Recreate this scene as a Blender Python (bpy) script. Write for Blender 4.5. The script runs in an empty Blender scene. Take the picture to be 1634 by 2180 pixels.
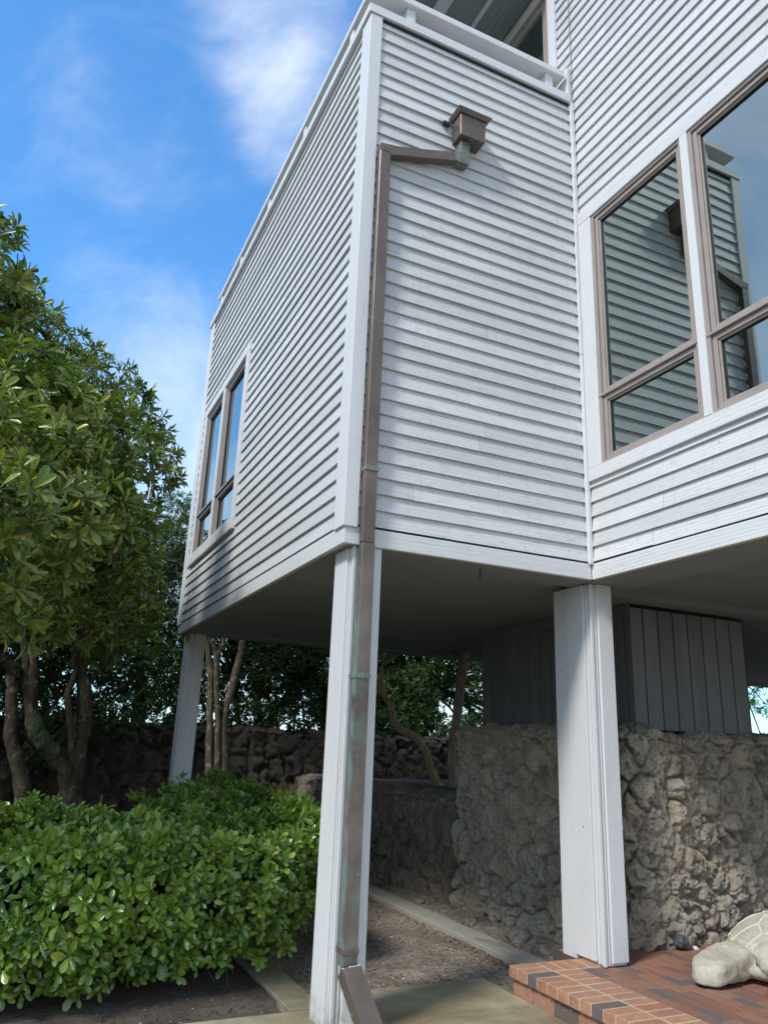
import bpy, math, random
import numpy as np
from mathutils import Vector, Matrix, noise as mnoise
random.seed(7); RNG = np.random.default_rng(11)
scene = bpy.context.scene
COL = scene.collection

# ------------------------------------------------------------------ camera
cam_d = bpy.data.cameras.new('camera'); cam = bpy.data.objects.new('camera', cam_d); COL.objects.link(cam)
yw, pt, rl = -.430225423, .293741764, -.0391530505
cy_, sy_ = math.cos(yw), math.sin(yw)
Rz = Matrix(((cy_, sy_, 0), (-sy_, cy_, 0), (0, 0, 1)))
A_ = Matrix(((1, 0, 0), (0, 0, 1), (0, -1, 0)))
P_ = Matrix(((1, 0, 0), (0, math.cos(pt), math.sin(pt)), (0, -math.sin(pt), math.cos(pt))))
Q_ = Matrix(((math.cos(rl), -math.sin(rl), 0), (math.sin(rl), math.cos(rl), 0), (0, 0, 1)))
Mw = (Q_ @ P_ @ A_ @ Rz).transposed().to_4x4()
Mw.translation = Vector((0, 0, 1.665))
cam.matrix_world = Mw
cam_d.sensor_fit = 'VERTICAL'; cam_d.sensor_height = 36; cam_d.lens = 1620.1 / 2180 * 36
cam_d.clip_start = .05; cam_d.clip_end = 2000
scene.camera = cam

# ------------------------------------------------------------------ light
TO_SUN = Vector((-.83, -.373, 1.0)).normalized()
SUN_STRENGTH, SKY_STRENGTH, EXPO = 2.5, .12, .38
sd = bpy.data.lights.new('sun', 'SUN'); sd.energy = SUN_STRENGTH; sd.angle = math.radians(10); sd.color = (1, .965, .91)
so = bpy.data.objects.new('sun', sd); COL.objects.link(so)
so.rotation_euler = TO_SUN.to_track_quat('Z', 'Y').to_euler()
scene.view_settings.view_transform = 'Standard'; scene.view_settings.look = 'None'
scene.view_settings.exposure = EXPO; scene.view_settings.gamma = 1
world = bpy.data.worlds.new('World'); scene.world = world; world.use_nodes = True


class NT:
    """small node-tree helper"""
    def __init__(s, tree):
        s.t = tree
    def n(s, typ, ins=None, **kw):
        nd = s.t.nodes.new(typ)
        for k, v in kw.items():
            setattr(nd, k, v)
        for k, v in (ins or {}).items():
            sk = nd.inputs[k]
            if hasattr(v, 'default_value') or isinstance(v, bpy.types.NodeSocket):
                s.t.links.new(v, sk)
            else:
                sk.default_value = v
        return nd
    def math(s, op, a, b=0.0, c=None, clamp=False):
        nd = s.n('ShaderNodeMath', operation=op, use_clamp=clamp)
        for i, v in enumerate((a, b) if c is None else (a, b, c)):
            if isinstance(v, bpy.types.NodeSocket):
                s.t.links.new(v, nd.inputs[i])
            else:
                nd.inputs[i].default_value = v
        return nd.outputs[0]
    def ramp(s, fac, stops, interp='LINEAR'):
        nd = s.n('ShaderNodeValToRGB', {'Fac': fac}); cr = nd.color_ramp; cr.interpolation = interp
        while len(cr.elements) < len(stops):
            cr.elements.new(.5)
        for e, (p, c) in zip(cr.elements, stops):
            e.position = p; e.color = c if len(c) == 4 else (*c, 1)
        return nd.outputs[0]
    def mix(s, fac, a, b, blend='MIX'):
        nd = s.n('ShaderNodeMix', data_type='RGBA', blend_type=blend)
        for sk, v in ((nd.inputs[0], fac), (nd.inputs[6], a), (nd.inputs[7], b)):
            if isinstance(v, bpy.types.NodeSocket):
                s.t.links.new(v, sk)
            elif sk is nd.inputs[0] or not hasattr(v, '__len__'):
                sk.default_value = v
            else:
                sk.default_value = (*v, 1) if len(v) == 3 else v
        return nd.outputs[2]
    def noise(s, vec, scale, detail=4, rough=.55, dist=0.0):
        nd = s.n('ShaderNodeTexNoise', {'Scale': scale, 'Detail': detail, 'Roughness': rough, 'Distortion': dist})
        if vec is not None:
            s.t.links.new(vec, nd.inputs['Vector'])
        return nd.outputs['Fac']
    def mapv(s, vec, scale=(1, 1, 1), rot=(0, 0, 0), loc=(0, 0, 0)):
        return s.n('ShaderNodeMapping', {'Vector': vec, 'Scale': scale, 'Rotation': rot, 'Location': loc}).outputs[0]


def build_world():
    t = world.node_tree; t.nodes.clear(); N = NT(t)
    sky = N.n('ShaderNodeTexSky', sky_type='NISHITA', sun_disc=False, sun_elevation=math.asin(TO_SUN.z),
              sun_rotation=math.atan2(TO_SUN.x, TO_SUN.y), air_density=1.0, dust_density=.4, ozone_density=2.5)
    d = N.n('ShaderNodeTexCoord').outputs['Generated']
    wv = N.noise(N.mapv(d, (1, 1, 1)), 1.6, 2, .5)
    warp = N.n('ShaderNodeVectorMath', {0: d, 1: N.n('ShaderNodeCombineXYZ', {0: wv, 1: wv, 2: N.math('MULTIPLY', wv, .3)}).outputs[0]}, operation='ADD').outputs[0]
    nz = N.noise(N.mapv(warp, (1.0, 1.0, .75), loc=(3.1, 1.7, .4)), 3.1, 12, .62, .1)
    patches = [((.140, .650, .75), .993, .20), ((.185, .695, .69), .995, .17), ((.03, .74, .67), .990, .10),
               ((.055, .875, .48), .992, .07), ((.121, .895, .429), .987, .07), ((.17, .93, .33), .980, .18), ((-.64, .46, .61), .86, .34)]
    acc = None
    for c, lim, w in patches:
        v = Vector(c).normalized()
        dt = N.n('ShaderNodeVectorMath', {0: d, 1: v}, operation='DOT_PRODUCT').outputs['Value']
        m = N.n('ShaderNodeMapRange', {0: dt, 1: lim, 2: 1.0, 3: 0.0, 4: w}, interpolation_type='SMOOTHSTEP').outputs[0]
        acc = m if acc is None else N.math('ADD', acc, m)
    z = N.n('ShaderNodeSeparateXYZ', {0: d}).outputs[2]
    hor = N.n('ShaderNodeMapRange', {0: z, 1: .05, 2: .50, 3: .36, 4: 0.0}, interpolation_type='SMOOTHSTEP').outputs[0]
    # extra cloud added in the unseen sky behind the camera, whitens and lifts ambient
    y = N.n('ShaderNodeSeparateXYZ', {0: d}).outputs[1]
    back = N.n('ShaderNodeMapRange', {0: y, 1: .50, 2: -.1, 3: 0.0, 4: .30}, interpolation_type='SMOOTHSTEP').outputs[0]
    s = N.math('ADD', N.math('ADD', nz, acc), N.math('ADD', hor, back))
    cl = N.n('ShaderNodeMapRange', {0: s, 1: .46, 2: 1.06, 3: 0.0, 4: 1.0}, interpolation_type='SMOOTHSTEP').outputs[0]
    skyc = N.mix(1.0, sky.outputs[0], (.86, 1.62, 2.05), 'MULTIPLY')
    white = N.ramp(nz, [(.3, (5.2, 5.9, 6.9)), (.75, (8.2, 8.5, 8.9))])
    col = N.mix(N.math('MULTIPLY', cl, .80), skyc, white)
    bg = N.n('ShaderNodeBackground', {'Color': col, 'Strength': SKY_STRENGTH})
    out = N.n('ShaderNodeOutputWorld', {'Surface': bg.outputs[0]})
build_world()

# ------------------------------------------------------------------ materials
def material(name):
    m = bpy.data.materials.new(name); m.use_nodes = True; m.node_tree.nodes.clear()
    return m, NT(m.node_tree)
def finish(N, bsdf, disp=None):
    o = N.n('ShaderNodeOutputMaterial', {'Surface': bsdf})
def coords(N):
    return N.n('ShaderNodeNewGeometry').outputs['Position']
def island(N):
    return N.n('ShaderNodeNewGeometry').outputs['Random Per Island']

def paint(name, axis, base=(.625, .622, .612), mark=.5, dirt=1.0, grain=1.0):
    """painted rough-sawn timber; axis = direction the board runs"""
    m, N = material(name)
    p = coords(N)
    sc_saw = {'x': (170, 170, 5), 'y': (170, 170, 5), 'z': (9, 9, 190)}[axis]   # saw marks run across the board
    sc_gr = {'x': (1.6, 26, 26), 'y': (26, 1.6, 26), 'z': (26, 26, 1.6)}[axis]
    isl = island(N)
    off = N.n('ShaderNodeCombineXYZ', {0: N.math('MULTIPLY', isl, 37.), 1: N.math('MULTIPLY', isl, 17.), 2: N.math('MULTIPLY', isl, 29.)}).outputs[0]
    pp = N.n('ShaderNodeVectorMath', {0: p, 1: off}, operation='ADD').outputs[0]
    saw = N.noise(N.mapv(pp, sc_saw), 1.0, 2, .5)
    gr = N.noise(N.mapv(pp, sc_gr), 1.0, 5, .65, 1.2)
    rings = N.n('ShaderNodeTexWave', {'Vector': N.mapv(pp, tuple(v * .30 for v in sc_gr)), 'Scale': 1.6, 'Distortion': 9., 'Detail': 3., 'Detail Scale': .6}, wave_type='RINGS').outputs['Fac']
    fine = N.noise(p, 240, 2, .6)
    h = N.math('ADD', N.math('MULTIPLY', saw, mark), N.math('ADD', N.math('MULTIPLY', gr, .9 * grain), N.math('MULTIPLY', rings, .35 * grain)))
    h = N.math('ADD', h, N.math('MULTIPLY', fine, .25))
    bump = N.n('ShaderNodeBump', {'Height': h, 'Strength': .55, 'Distance': .0036})
    big = N.noise(N.mapv(p, {'x': (1, 1, 5), 'y': (1, 1, 5), 'z': (5, 5, 1)}[axis]), .9, 5, .6)
    col = N.mix(isl, tuple(v * .89 for v in base), tuple(min(1, v * 1.06) for v in base))
    col = N.mix(N.ramp(big, [(.42, (0, 0, 0)), (.72, (.28 * dirt,) * 3)]), col, (.40, .41, .39))
    streak = N.noise(N.mapv(p, (7, 7, 55)) if axis != 'z' else N.mapv(p, (70, 70, 5)), 1.0, 4, .7)
    col = N.mix(N.ramp(streak, [(.55, (0, 0, 0)), (.74, (.55 * dirt,) * 3)]), col, (.36, .36, .33))
    wear = N.noise(N.mapv(pp, tuple(v * 2.2 for v in sc_gr)), 1.0, 3, .7)
    col = N.mix(N.ramp(wear, [(.64, (0, 0, 0)), (.70, (.6 * dirt,) * 3)]), col, (.30, .28, .25))
    if axis != 'z':
        drip = N.noise(N.mapv(p, (34, 34, 1.3)), 1., 4, .6)
        col = N.mix(N.ramp(drip, [(.56, (0, 0, 0)), (.74, (.30 * dirt,) * 3)]), col, (.37, .37, .34))
    vor = N.n('ShaderNodeTexVoronoi', {'Vector': p, 'Scale': 3.1}).outputs['Distance']
    col = N.mix(N.ramp(vor, [(.018, (.9, .9, .9)), (.034, (0, 0, 0))]), col, (.30, .22, .15))
    if axis == 'z':
        zz = N.n('ShaderNodeSeparateXYZ', {0: p}).outputs[2]
        sp = N.math('ADD', N.math('MULTIPLY', zz, -1.6), N.math('MULTIPLY', N.noise(p, 17, 5, .7), 1.1))
        col = N.mix(N.ramp(sp, [(.22, (0, 0, 0)), (.62, (.6, .6, .6))]), col, (.24, .205, .15))
    b = N.n('ShaderNodeBsdfPrincipled', {'Base Color': col, 'Roughness': .62, 'Normal': bump.outputs[0], 'Specular IOR Level': .35})
    finish(N, b.outputs[0]); return m

M = {}
M['px'] = paint('painted_board_x', 'x', dirt=1.3); M['py'] = paint('painted_board_y', 'y', grain=1.5, mark=.25); M['pz'] = paint('painted_board_z', 'z', grain=.5)
M['trim_x'] = paint('painted_trim_x', 'x', (.65, .645, .635), .2, .55, .6); M['trim_y'] = paint('painted_trim_y', 'y', (.65, .645, .635), .2, .6, .9)
M['trim_z'] = paint('painted_trim_z', 'z', (.65, .645, .635), .25, .5, .5)
M['post'] = paint('painted_post', 'z', (.65, .645, .635), .9, .45, .18)
M['closet'] = paint('shade_toned_closet_board', 'z', (.165, .17, .172), .3, .7, .5)  # same house paint darkened, the closet's shade is put into the colour
M['soffit'] = paint('shade_toned_soffit', 'x', (.225, .26, .26), .1, .5, .2)  # paint darkened as well, shade of the undersides is in the colour

def plain(name, col, rough=.5, metal=0., spec=.5, bump=None, var=.12, scale=6.):
    m, N = material(name); p = coords(N)
    nz = N.noise(p, scale, 5, .6)
    c = N.mix(N.ramp(nz, [(.35, (0, 0, 0)), (.7, (1, 1, 1))]), tuple(v * (1 - var) for v in col), tuple(min(1, v * (1 + var)) for v in col))
    ins = {'Base Color': c, 'Roughness': rough, 'Metallic': metal, 'Specular IOR Level': spec}
    if bump:
        ins['Normal'] = N.n('ShaderNodeBump', {'Height': N.noise(p, bump[0], 4, .6), 'Strength': bump[1], 'Distance': bump[2]}).outputs[0]
    b = N.n('ShaderNodeBsdfPrincipled', ins); finish(N, b.outputs[0]); return m
M['taupe'] = plain('taupe_aluminium_cladding', (.345, .285, .25), .42, var=.08)
M['gasket'] = plain('black_rubber_gasket', (.015, .015, .017), .6)
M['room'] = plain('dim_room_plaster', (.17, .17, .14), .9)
M['curtain'] = plain('cream_curtain', (.42, .40, .30), .9)
M['iron'] = plain('rusty_iron', (.05, .035, .03), .7)
M['gap'] = plain('dark_gap', (.03, .028, .026), .9)
M['rust'] = plain('rust', (.23, .1, .04), .8)

def glass_mat():
    m, N = material('coated_window_glass')
    lw = N.n('ShaderNodeFresnel', {'IOR': 1.62}).outputs[0]
    f = N.math('ADD', N.math('MULTIPLY', lw, .9), .30, clamp=True)
    wob = N.n('ShaderNodeBump', {'Height': N.noise(coords(N), 1.6, 1, .4), 'Strength': .12, 'Distance': .01}).outputs[0]
    gl = N.n('ShaderNodeBsdfGlossy', {'Color': (.80, .93, .90, 1), 'Roughness': .006, 'Normal': wob})
    tr = N.n('ShaderNodeBsdfTransparent', {'Color': (.60, .68, .62, 1)})
    mx = N.n('ShaderNodeMixShader', {0: f, 1: tr.outputs[0], 2: gl.outputs[0]})
    finish(N, mx.outputs[0]); return m
M['glass'] = glass_mat()

def copper(name, green_lo, green_hi):
    m, N = material(name); p = coords(N)
    a = N.noise(p, 5.5, 7, .68, .4); s = N.noise(N.mapv(p, (22, 22, 2.6)), 1., 5, .65)
    g = N.math('ADD', N.math('MULTIPLY', a, .65), N.math('MULTIPLY', s, .35))
    f = N.ramp(g, [(green_lo, (0, 0, 0)), (green_hi, (1, 1, 1))])
    br = N.mix(N.ramp(N.noise(p, 2.4, 4), [(.35, (0, 0, 0)), (.7, (1, 1, 1))]), (.115, .092, .076), (.20, .155, .13))
    c = N.mix(N.math('MULTIPLY', f, .82), br, (.155, .235, .20))
    vor = N.n('ShaderNodeTexVoronoi', {'Vector': p, 'Scale': 11.}).outputs['Distance']
    c = N.mix(N.ramp(vor, [(.03, (1, 1, 1)), (.06, (0, 0, 0))]), c, (.45, .46, .40))
    bmp = N.n('ShaderNodeBump', {'Height': N.math('ADD', N.noise(p, 9, 2), N.math('MULTIPLY', N.noise(p, 90, 3), .15)), 'Strength': .25, 'Distance': .012}).outputs[0]
    b = N.n('ShaderNodeBsdfPrincipled', {'Base Color': c, 'Roughness': N.math('ADD', N.math('MULTIPLY', f, .4), .38), 'Metallic': N.math('MULTIPLY', N.math('SUBTRACT', 1., f), .35), 'Normal': bmp})
    finish(N, b.outputs[0]); return m
M['copper'] = copper('weathered_copper', .585, .70)
M['copper_mid'] = copper('streaky_copper', .46, .70)
M['verdigris'] = copper('verdigris_copper', .42, .56)

def stone_mat(name, tone=1.0, warm=0.0):
    m, N = material(name); p = coords(N)
    at = N.n('ShaderNodeAttribute', attribute_name='stone').outputs['Fac']
    rd = N.n('ShaderNodeAttribute', attribute_name='rnd').outputs['Fac']
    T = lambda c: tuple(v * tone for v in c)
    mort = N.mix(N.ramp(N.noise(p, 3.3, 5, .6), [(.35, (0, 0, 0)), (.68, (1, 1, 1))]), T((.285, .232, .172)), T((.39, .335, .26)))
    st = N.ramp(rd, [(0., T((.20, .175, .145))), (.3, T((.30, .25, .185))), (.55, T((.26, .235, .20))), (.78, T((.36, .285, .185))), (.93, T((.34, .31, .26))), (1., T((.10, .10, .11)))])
    st = N.mix(N.ramp(N.noise(p, 14, 5, .7), [(.35, (0, 0, 0)), (.7, (.75, .75, .75))]), st, T((.40, .365, .30)))
    col = N.mix(at, mort, st)
    pit = N.noise(p, 38, 6, .75)
    col = N.mix(N.ramp(pit, [(.34, (.85, .85, .85)), (.46, (0, 0, 0))]), col, T((.07, .06, .05)))
    moss = N.noise(p, 1.9, 5, .65)
    col = N.mix(N.ramp(moss, [(.56, (0, 0, 0)), (.74, (.5, .5, .5))]), col, T((.15, .14, .07)))
    h = N.math('ADD', N.math('MULTIPLY', pit, 1.3), N.math('ADD', N.math('MULTIPLY', N.noise(p, 75, 5, .8), 1.1), N.math('MULTIPLY', N.noise(p, 12, 4, .6), 1.2)))
    bmp = N.n('ShaderNodeBump', {'Height': h, 'Strength': 1., 'Distance': .030}).outputs[0]
    b = N.n('ShaderNodeBsdfPrincipled', {'Base Color': col, 'Roughness': .95, 'Normal': bmp, 'Specular IOR Level': .15})
    finish(N, b.outputs[0]); return m
M['stone'] = stone_mat('rubble_stone_wall', 2.0); M['stone_low'] = stone_mat('rubble_stone_shaded', 1.2)  # low wall: same stone toned down, shade put into its colour
M['stone_far'] = stone_mat('rubble_stone_deep_shade', .45)  # back wall: darkest copy of the stone, tree shade put into its colour

def brick_mat(name, dark_lo, cols):
    m, N = material(name); p = coords(N); isl = island(N)
    c = N.ramp(isl, cols, 'CONSTANT')
    c = N.mix(N.ramp(N.noise(p, 26, 5, .7), [(.35, (0, 0, 0)), (.7, (.5, .5, .5))]), c, (.15, .085, .06))
    c = N.mix(N.ramp(N.noise(p, 5, 4, .6), [(.5, (0, 0, 0)), (.75, (.35, .35, .35))]), c, (.16, .12, .07))
    vor = N.n('ShaderNodeTexVoronoi', {'Vector': p, 'Scale': 23.}).outputs['Distance']
    c = N.mix(N.ramp(vor, [(.05, (1, 1, 1)), (.08, (0, 0, 0))]), c, (.5, .44, .38))
    h = N.math('ADD', N.noise(p, 160, 4, .7), N.math('MULTIPLY', N.noise(p, 22, 3), .8))
    bmp = N.n('ShaderNodeBump', {'Height': h, 'Strength': .55, 'Distance': .004}).outputs[0]
    b = N.n('ShaderNodeBsdfPrincipled', {'Base Color': c, 'Roughness': .8, 'Normal': bmp, 'Specular IOR Level': .3})
    finish(N, b.outputs[0]); return m
M['brick'] = brick_mat('red_brick', 0, [(0, (.47, .23, .13)), (.2, (.42, .19, .115)), (.4, (.50, .26, .15)), (.55, (.46, .24, .145)), (.7, (.43, .235, .15)), (.945, (.14, .125, .115)), (.975, (.40, .19, .12))])
M['paver'] = brick_mat('worn_paving_brick', 0, [(0, (.29, .13, .085)), (.18, (.24, .115, .085)), (.36, (.32, .155, .095)), (.5, (.22, .13, .10)), (.62, (.34, .16, .105)), (.80, (.14, .125, .115)), (.89, (.29, .165, .125))])
M['mortar'] = plain('cream_mortar', (.52, .46, .35), .9, bump=(120, .6, .004))
M['joint'] = plain('sandy_joint', (.10, .075, .058), .95, bump=(90, .6, .006))

def concrete(name, base, moss, ml, mh):
    m, N = material(name); p = coords(N)
    c = N.mix(N.ramp(N.noise(p, 2.3, 7, .62), [(.32, (0, 0, 0)), (.7, (1, 1, 1))]), tuple(v * .75 for v in base), base)
    c = N.mix(N.ramp(N.noise(p, 1.25, 6, .6, .6), [(ml, (0, 0, 0)), (mh, (.9, .9, .9))]), c, moss)
    c = N.mix(N.ramp(N.noise(p, 85, 3, .6), [(.30, (.7, .7, .7)), (.42, (0, 0, 0))]), c, (.06, .055, .04))
    vor = N.n('ShaderNodeTexVoronoi', {'Vector': p, 'Scale': 17.}).outputs['Distance']
    c = N.mix(N.ramp(vor, [(.06, (1, 1, 1)), (.10, (0, 0, 0))]), c, (.42, .36, .24))
    bmp = N.n('ShaderNodeBump', {'Height': N.math('ADD', N.noise(p, 110, 4, .7), N.noise(p, 7, 4)), 'Strength': .5, 'Distance': .006}).outputs[0]
    b = N.n('ShaderNodeBsdfPrincipled', {'Base Color': c, 'Roughness': .88, 'Normal': bmp, 'Specular IOR Level': .25})
    finish(N, b.outputs[0]); return m
M['slab'] = concrete('mossy_concrete', (.42, .365, .25), (.19, .155, .08), .38, .60)
M['curb'] = concrete('pale_concrete', (.38, .36, .30), (.22, .20, .14), .55, .8)

def soil_mat(name, d=1.0):
    m, N = material(name); p = coords(N)
    c = N.mix(N.ramp(N.noise(p, 1.7, 6, .62), [(.35, (0, 0, 0)), (.68, (1, 1, 1))]), tuple(v * d for v in (.225, .18, .14)), tuple(v * d for v in (.45, .38, .305)))
    c = N.mix(N.ramp(N.noise(p, 30, 5, .75), [(.36, (.9, .9, .9)), (.5, (0, 0, 0))]), c, (.055, .035, .028))
    vor = N.n('ShaderNodeTexVoronoi', {'Vector': N.mapv(p, (1, .75, 1)), 'Scale': 21.}, feature='F1')
    c = N.mix(N.math('MULTIPLY', N.ramp(vor.outputs['Distance'], [(.10, (1, 1, 1)), (.17, (0, 0, 0))]), N.ramp(N.n('ShaderNodeSeparateColor', {0: vor.outputs['Color']}).outputs[0], [(.62, (0, 0, 0)), (.66, (1, 1, 1))])), c, (.56, .51, .44))
    h = N.math('ADD', N.noise(p, 70, 5, .75), N.math('MULTIPLY', N.noise(p, 9, 5, .6), 2.))
    bmp = N.n('ShaderNodeBump', {'Height': h, 'Strength': 1., 'Distance': .02}).outputs[0]
    b = N.n('ShaderNodeBsdfPrincipled', {'Base Color': c, 'Roughness': .98, 'Normal': bmp, 'Specular IOR Level': .1})
    finish(N, b.outputs[0]); return m
M['soil'] = soil_mat('sandy_soil'); M['soil_dark'] = soil_mat('damp_leafy_soil', .45)

def leaf_mat(name, cols, trans=.35, rough=.38, gloss=.5):
    m, N = material(name); isl = island(N); p = coords(N)
    c = N.ramp(isl, cols)
    big = N.noise(p, 1.8, 3)
    c = N.mix(N.ramp(big, [(.40, (0, 0, 0)), (.66, (.55, .55, .55))]), c, tuple(min(1, v) for v in (cols[2 if len(cols) > 3 else 1][1][0] * 1.75, cols[2 if len(cols) > 3 else 1][1][1] * 1.35, cols[2 if len(cols) > 3 else 1][1][2])))
    b = N.n('ShaderNodeBsdfPrincipled', {'Base Color': c, 'Roughness': rough, 'Specular IOR Level': gloss})
    tl = N.n('ShaderNodeBsdfTranslucent', {'Color': N.mix(1., c, (1.35, 1.7, .5), 'MULTIPLY')})
    mx = N.n('ShaderNodeMixShader', {0: trans, 1: b.outputs[0], 2: tl.outputs[0]})
    finish(N, mx.outputs[0]); return m
M['leaf_hedge'] = leaf_mat('hedge_leaf', [(0, (.045, .105, .022)), (.35, (.105, .195, .034)), (.7, (.165, .28, .048)), (.95, (.25, .34, .06)), (.99, (.34, .33, .05)), (1., (.42, .38, .06))], .25, .25, .7)
M['leaf_tree'] = leaf_mat('tree_leaf', [(0, (.040, .080, .022)), (.4, (.085, .145, .030)), (.75, (.15, .215, .040)), (.93, (.24, .27, .05)), (.975, (.38, .33, .045)), (1., (.42, .35, .05))], .20, .32, .55)
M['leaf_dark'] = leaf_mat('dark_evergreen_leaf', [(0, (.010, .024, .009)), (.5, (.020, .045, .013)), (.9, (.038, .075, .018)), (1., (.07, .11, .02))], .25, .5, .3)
M['leaf_mid'] = leaf_mat('green_evergreen_leaf', [(0, (.014, .038, .012)), (.5, (.028, .07, .018)), (.9, (.05, .11, .024)), (1., (.10, .16, .03))], .3, .45, .35)
M['leaf_cedar'] = leaf_mat('cedar_spray', [(0, (.035, .07, .02)), (.5, (.06, .12, .028)), (.9, (.10, .18, .035)), (1., (.17, .24, .05))], .35, .55, .25)

def bark_mat(name, a, b_, moss):
    m, N = material(name); p = coords(N)
    c = N.mix(N.ramp(N.noise(N.mapv(p, (1, 1, .35)), 22, 6, .7), [(.35, (0, 0, 0)), (.65, (1, 1, 1))]), a, b_)
    c = N.mix(N.ramp(N.noise(p, 9, 5, .7), [(.55, (0, 0, 0)), (.64, (.9, .9, .9))]), c, moss)
    bmp = N.n('ShaderNodeBump', {'Height': N.noise(N.mapv(p, (1, 1, .4)), 45, 6, .75), 'Strength': .9, 'Distance': .015}).outputs[0]
    b = N.n('ShaderNodeBsdfPrincipled', {'Base Color': c, 'Roughness': .92, 'Normal': bmp, 'Specular IOR Level': .15})
    finish(N, b.outputs[0]); return m
M['bark'] = bark_mat('blotchy_bark', (.035, .028, .02), (.095, .078, .055), (.20, .185, .12))
M['bark_pale'] = bark_mat('pale_blotchy_bark', (.28, .24, .18), (.50, .45, .36), (.52, .50, .38))
M['bark_mid'] = bark_mat('spotted_bark', (.075, .06, .042), (.18, .15, .105), (.33, .30, .21))
M['bark_moss'] = bark_mat('mossy_bark', (.26, .21, .12), (.50, .42, .25), (.38, .38, .13))
M['twig'] = plain('twig', (.16, .12, .085), .9)

def statue_mat():
    m, N = material('cast_stone_statue'); p = coords(N)
    c = N.mix(N.ramp(N.noise(p, 4.5, 6, .6), [(.35, (0, 0, 0)), (.68, (1, 1, 1))]), (.48, .435, .34), (.66, .61, .49))
    c = N.mix(N.ramp(N.noise(p, 60, 4, .7), [(.32, (.6, .6, .6)), (.45, (0, 0, 0))]), c, (.28, .25, .20))
    bmp = N.n('ShaderNodeBump', {'Height': N.math('ADD', N.noise(p, 140, 4, .7), N.noise(p, 18, 4)), 'Strength': .8, 'Distance': .012}).outputs[0]
    b = N.n('ShaderNodeBsdfPrincipled', {'Base Color': c, 'Roughness': .85, 'Normal': bmp, 'Specular IOR Level': .25})
    finish(N, b.outputs[0]); return m
M['statue'] = statue_mat()
M['seam'] = plain('pale_joint_cement', (.66, .62, .50), .85)

# ------------------------------------------------------------------ mesh helpers
class MB:
    def __init__(s):
        s.v = []; s.f = []
    def box(s, x0, x1, y0, y1, z0, z1):
        b = len(s.v)
        s.v += [(x, y, z) for z in (z0, z1) for y in (y0, y1) for x in (x0, x1)]
        s.f += [tuple(b + i for i in q) for q in ((0, 2, 3, 1), (4, 5, 7, 6), (0, 1, 5, 4), (2, 6, 7, 3), (0, 4, 6, 2), (1, 3, 7, 5))]
        return s
    def loft(s, rings, cap=True, closed=True):
        b = len(s.v); n = len(rings[0])
        for r in rings:
            s.v += [tuple(p) for p in r]
        for k in range(len(rings) - 1):
            for i in range(n if closed else n - 1):
                j = (i + 1) % n
                s.f.append((b + k * n + i, b + k * n + j, b + (k + 1) * n + j, b + (k + 1) * n + i))
        if cap and closed:
            s.f.append(tuple(b + i for i in reversed(range(n)))); e = b + (len(rings) - 1) * n
            s.f.append(tuple(e + i for i in range(n)))
        return s
    def tube(s, pts, radii, n=8, wob=0.0):
        pts = [Vector(p) for p in pts]; rings = []; up = Vector((.31, .2, .93))
        for i, p in enumerate(pts):
            d = (pts[min(i + 1, len(pts) - 1)] - pts[max(i - 1, 0)]).normalized()
            a = d.cross(up)
            if a.length < .2:
                a = d.cross(Vector((1, 0, 0)))
            a.normalize(); c = d.cross(a)
            r = radii[i]
            rings.append([p + (a * math.cos(t) + c * math.sin(t)) * r * (1 + wob * mnoise.noise(p * 5 + Vector((t, i, 0)))) for t in [2 * math.pi * k / n for k in range(n)]])
        return s.loft(rings)
    def build(s, name, mat, parent=None, bevel=0.0, smooth=False):
        me = bpy.data.meshes.new(name); me.from_pydata(s.v, [], s.f)
        return link(name, me, mat, parent, bevel, smooth)

def link(name, me, mat, parent=None, bevel=0.0, smooth=False):
    o = bpy.data.objects.new(name, me); COL.objects.link(o)
    for mm in (mat if isinstance(mat, (list, tuple)) else [mat]):
        me.materials.append(mm)
    if parent is not None:
        o.parent = parent
        o.matrix_parent_inverse = ABS[parent.name].inverted() if parent.name in ABS else Matrix.Identity(4)
    ABS[o.name] = Matrix.Identity(4)
    if bevel:
        b = o.modifiers.new('bevel', 'BEVEL'); b.width = bevel; b.segments = 1; b.limit_method = 'ANGLE'
    if smooth:
        for poly in me.polygons:
            poly.use_smooth = True
    return o
ABS = {}
def tag(o, label, cat=None, group=None, kind=None):
    if label: o['label'] = label
    if cat: o['category'] = cat
    if group: o['group'] = group
    if kind: o['kind'] = kind
    return o
def thing(name, loc, label, cat, group=None):
    o = bpy.data.objects.new(name, None); COL.objects.link(o); o.location = loc; o.empty_display_size = .2
    ABS[o.name] = Matrix.Translation(loc)
    return tag(o, label, cat, group)
def smooth_path(pts, radii, sub=5, jit=0.0):
    P = [Vector(p) for p in pts]; out = []; rad = []
    for i in range(len(P) - 1):
        p0 = P[max(i - 1, 0)]; p1 = P[i]; p2 = P[i + 1]; p3 = P[min(i + 2, len(P) - 1)]
        for k in range(sub):
            t = k / sub
            q = .5 * ((2 * p1) + (p2 - p0) * t + (2 * p0 - 5 * p1 + 4 * p2 - p3) * t * t + (3 * p1 - p0 - 3 * p2 + p3) * t ** 3)
            out.append(q + Vector((random.uniform(-1, 1), random.uniform(-1, 1), 0)) * jit); rad.append(radii[i] * (1 - t) + radii[i + 1] * t)
    out.append(P[-1]); rad.append(radii[-1])
    return out, rad

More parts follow.
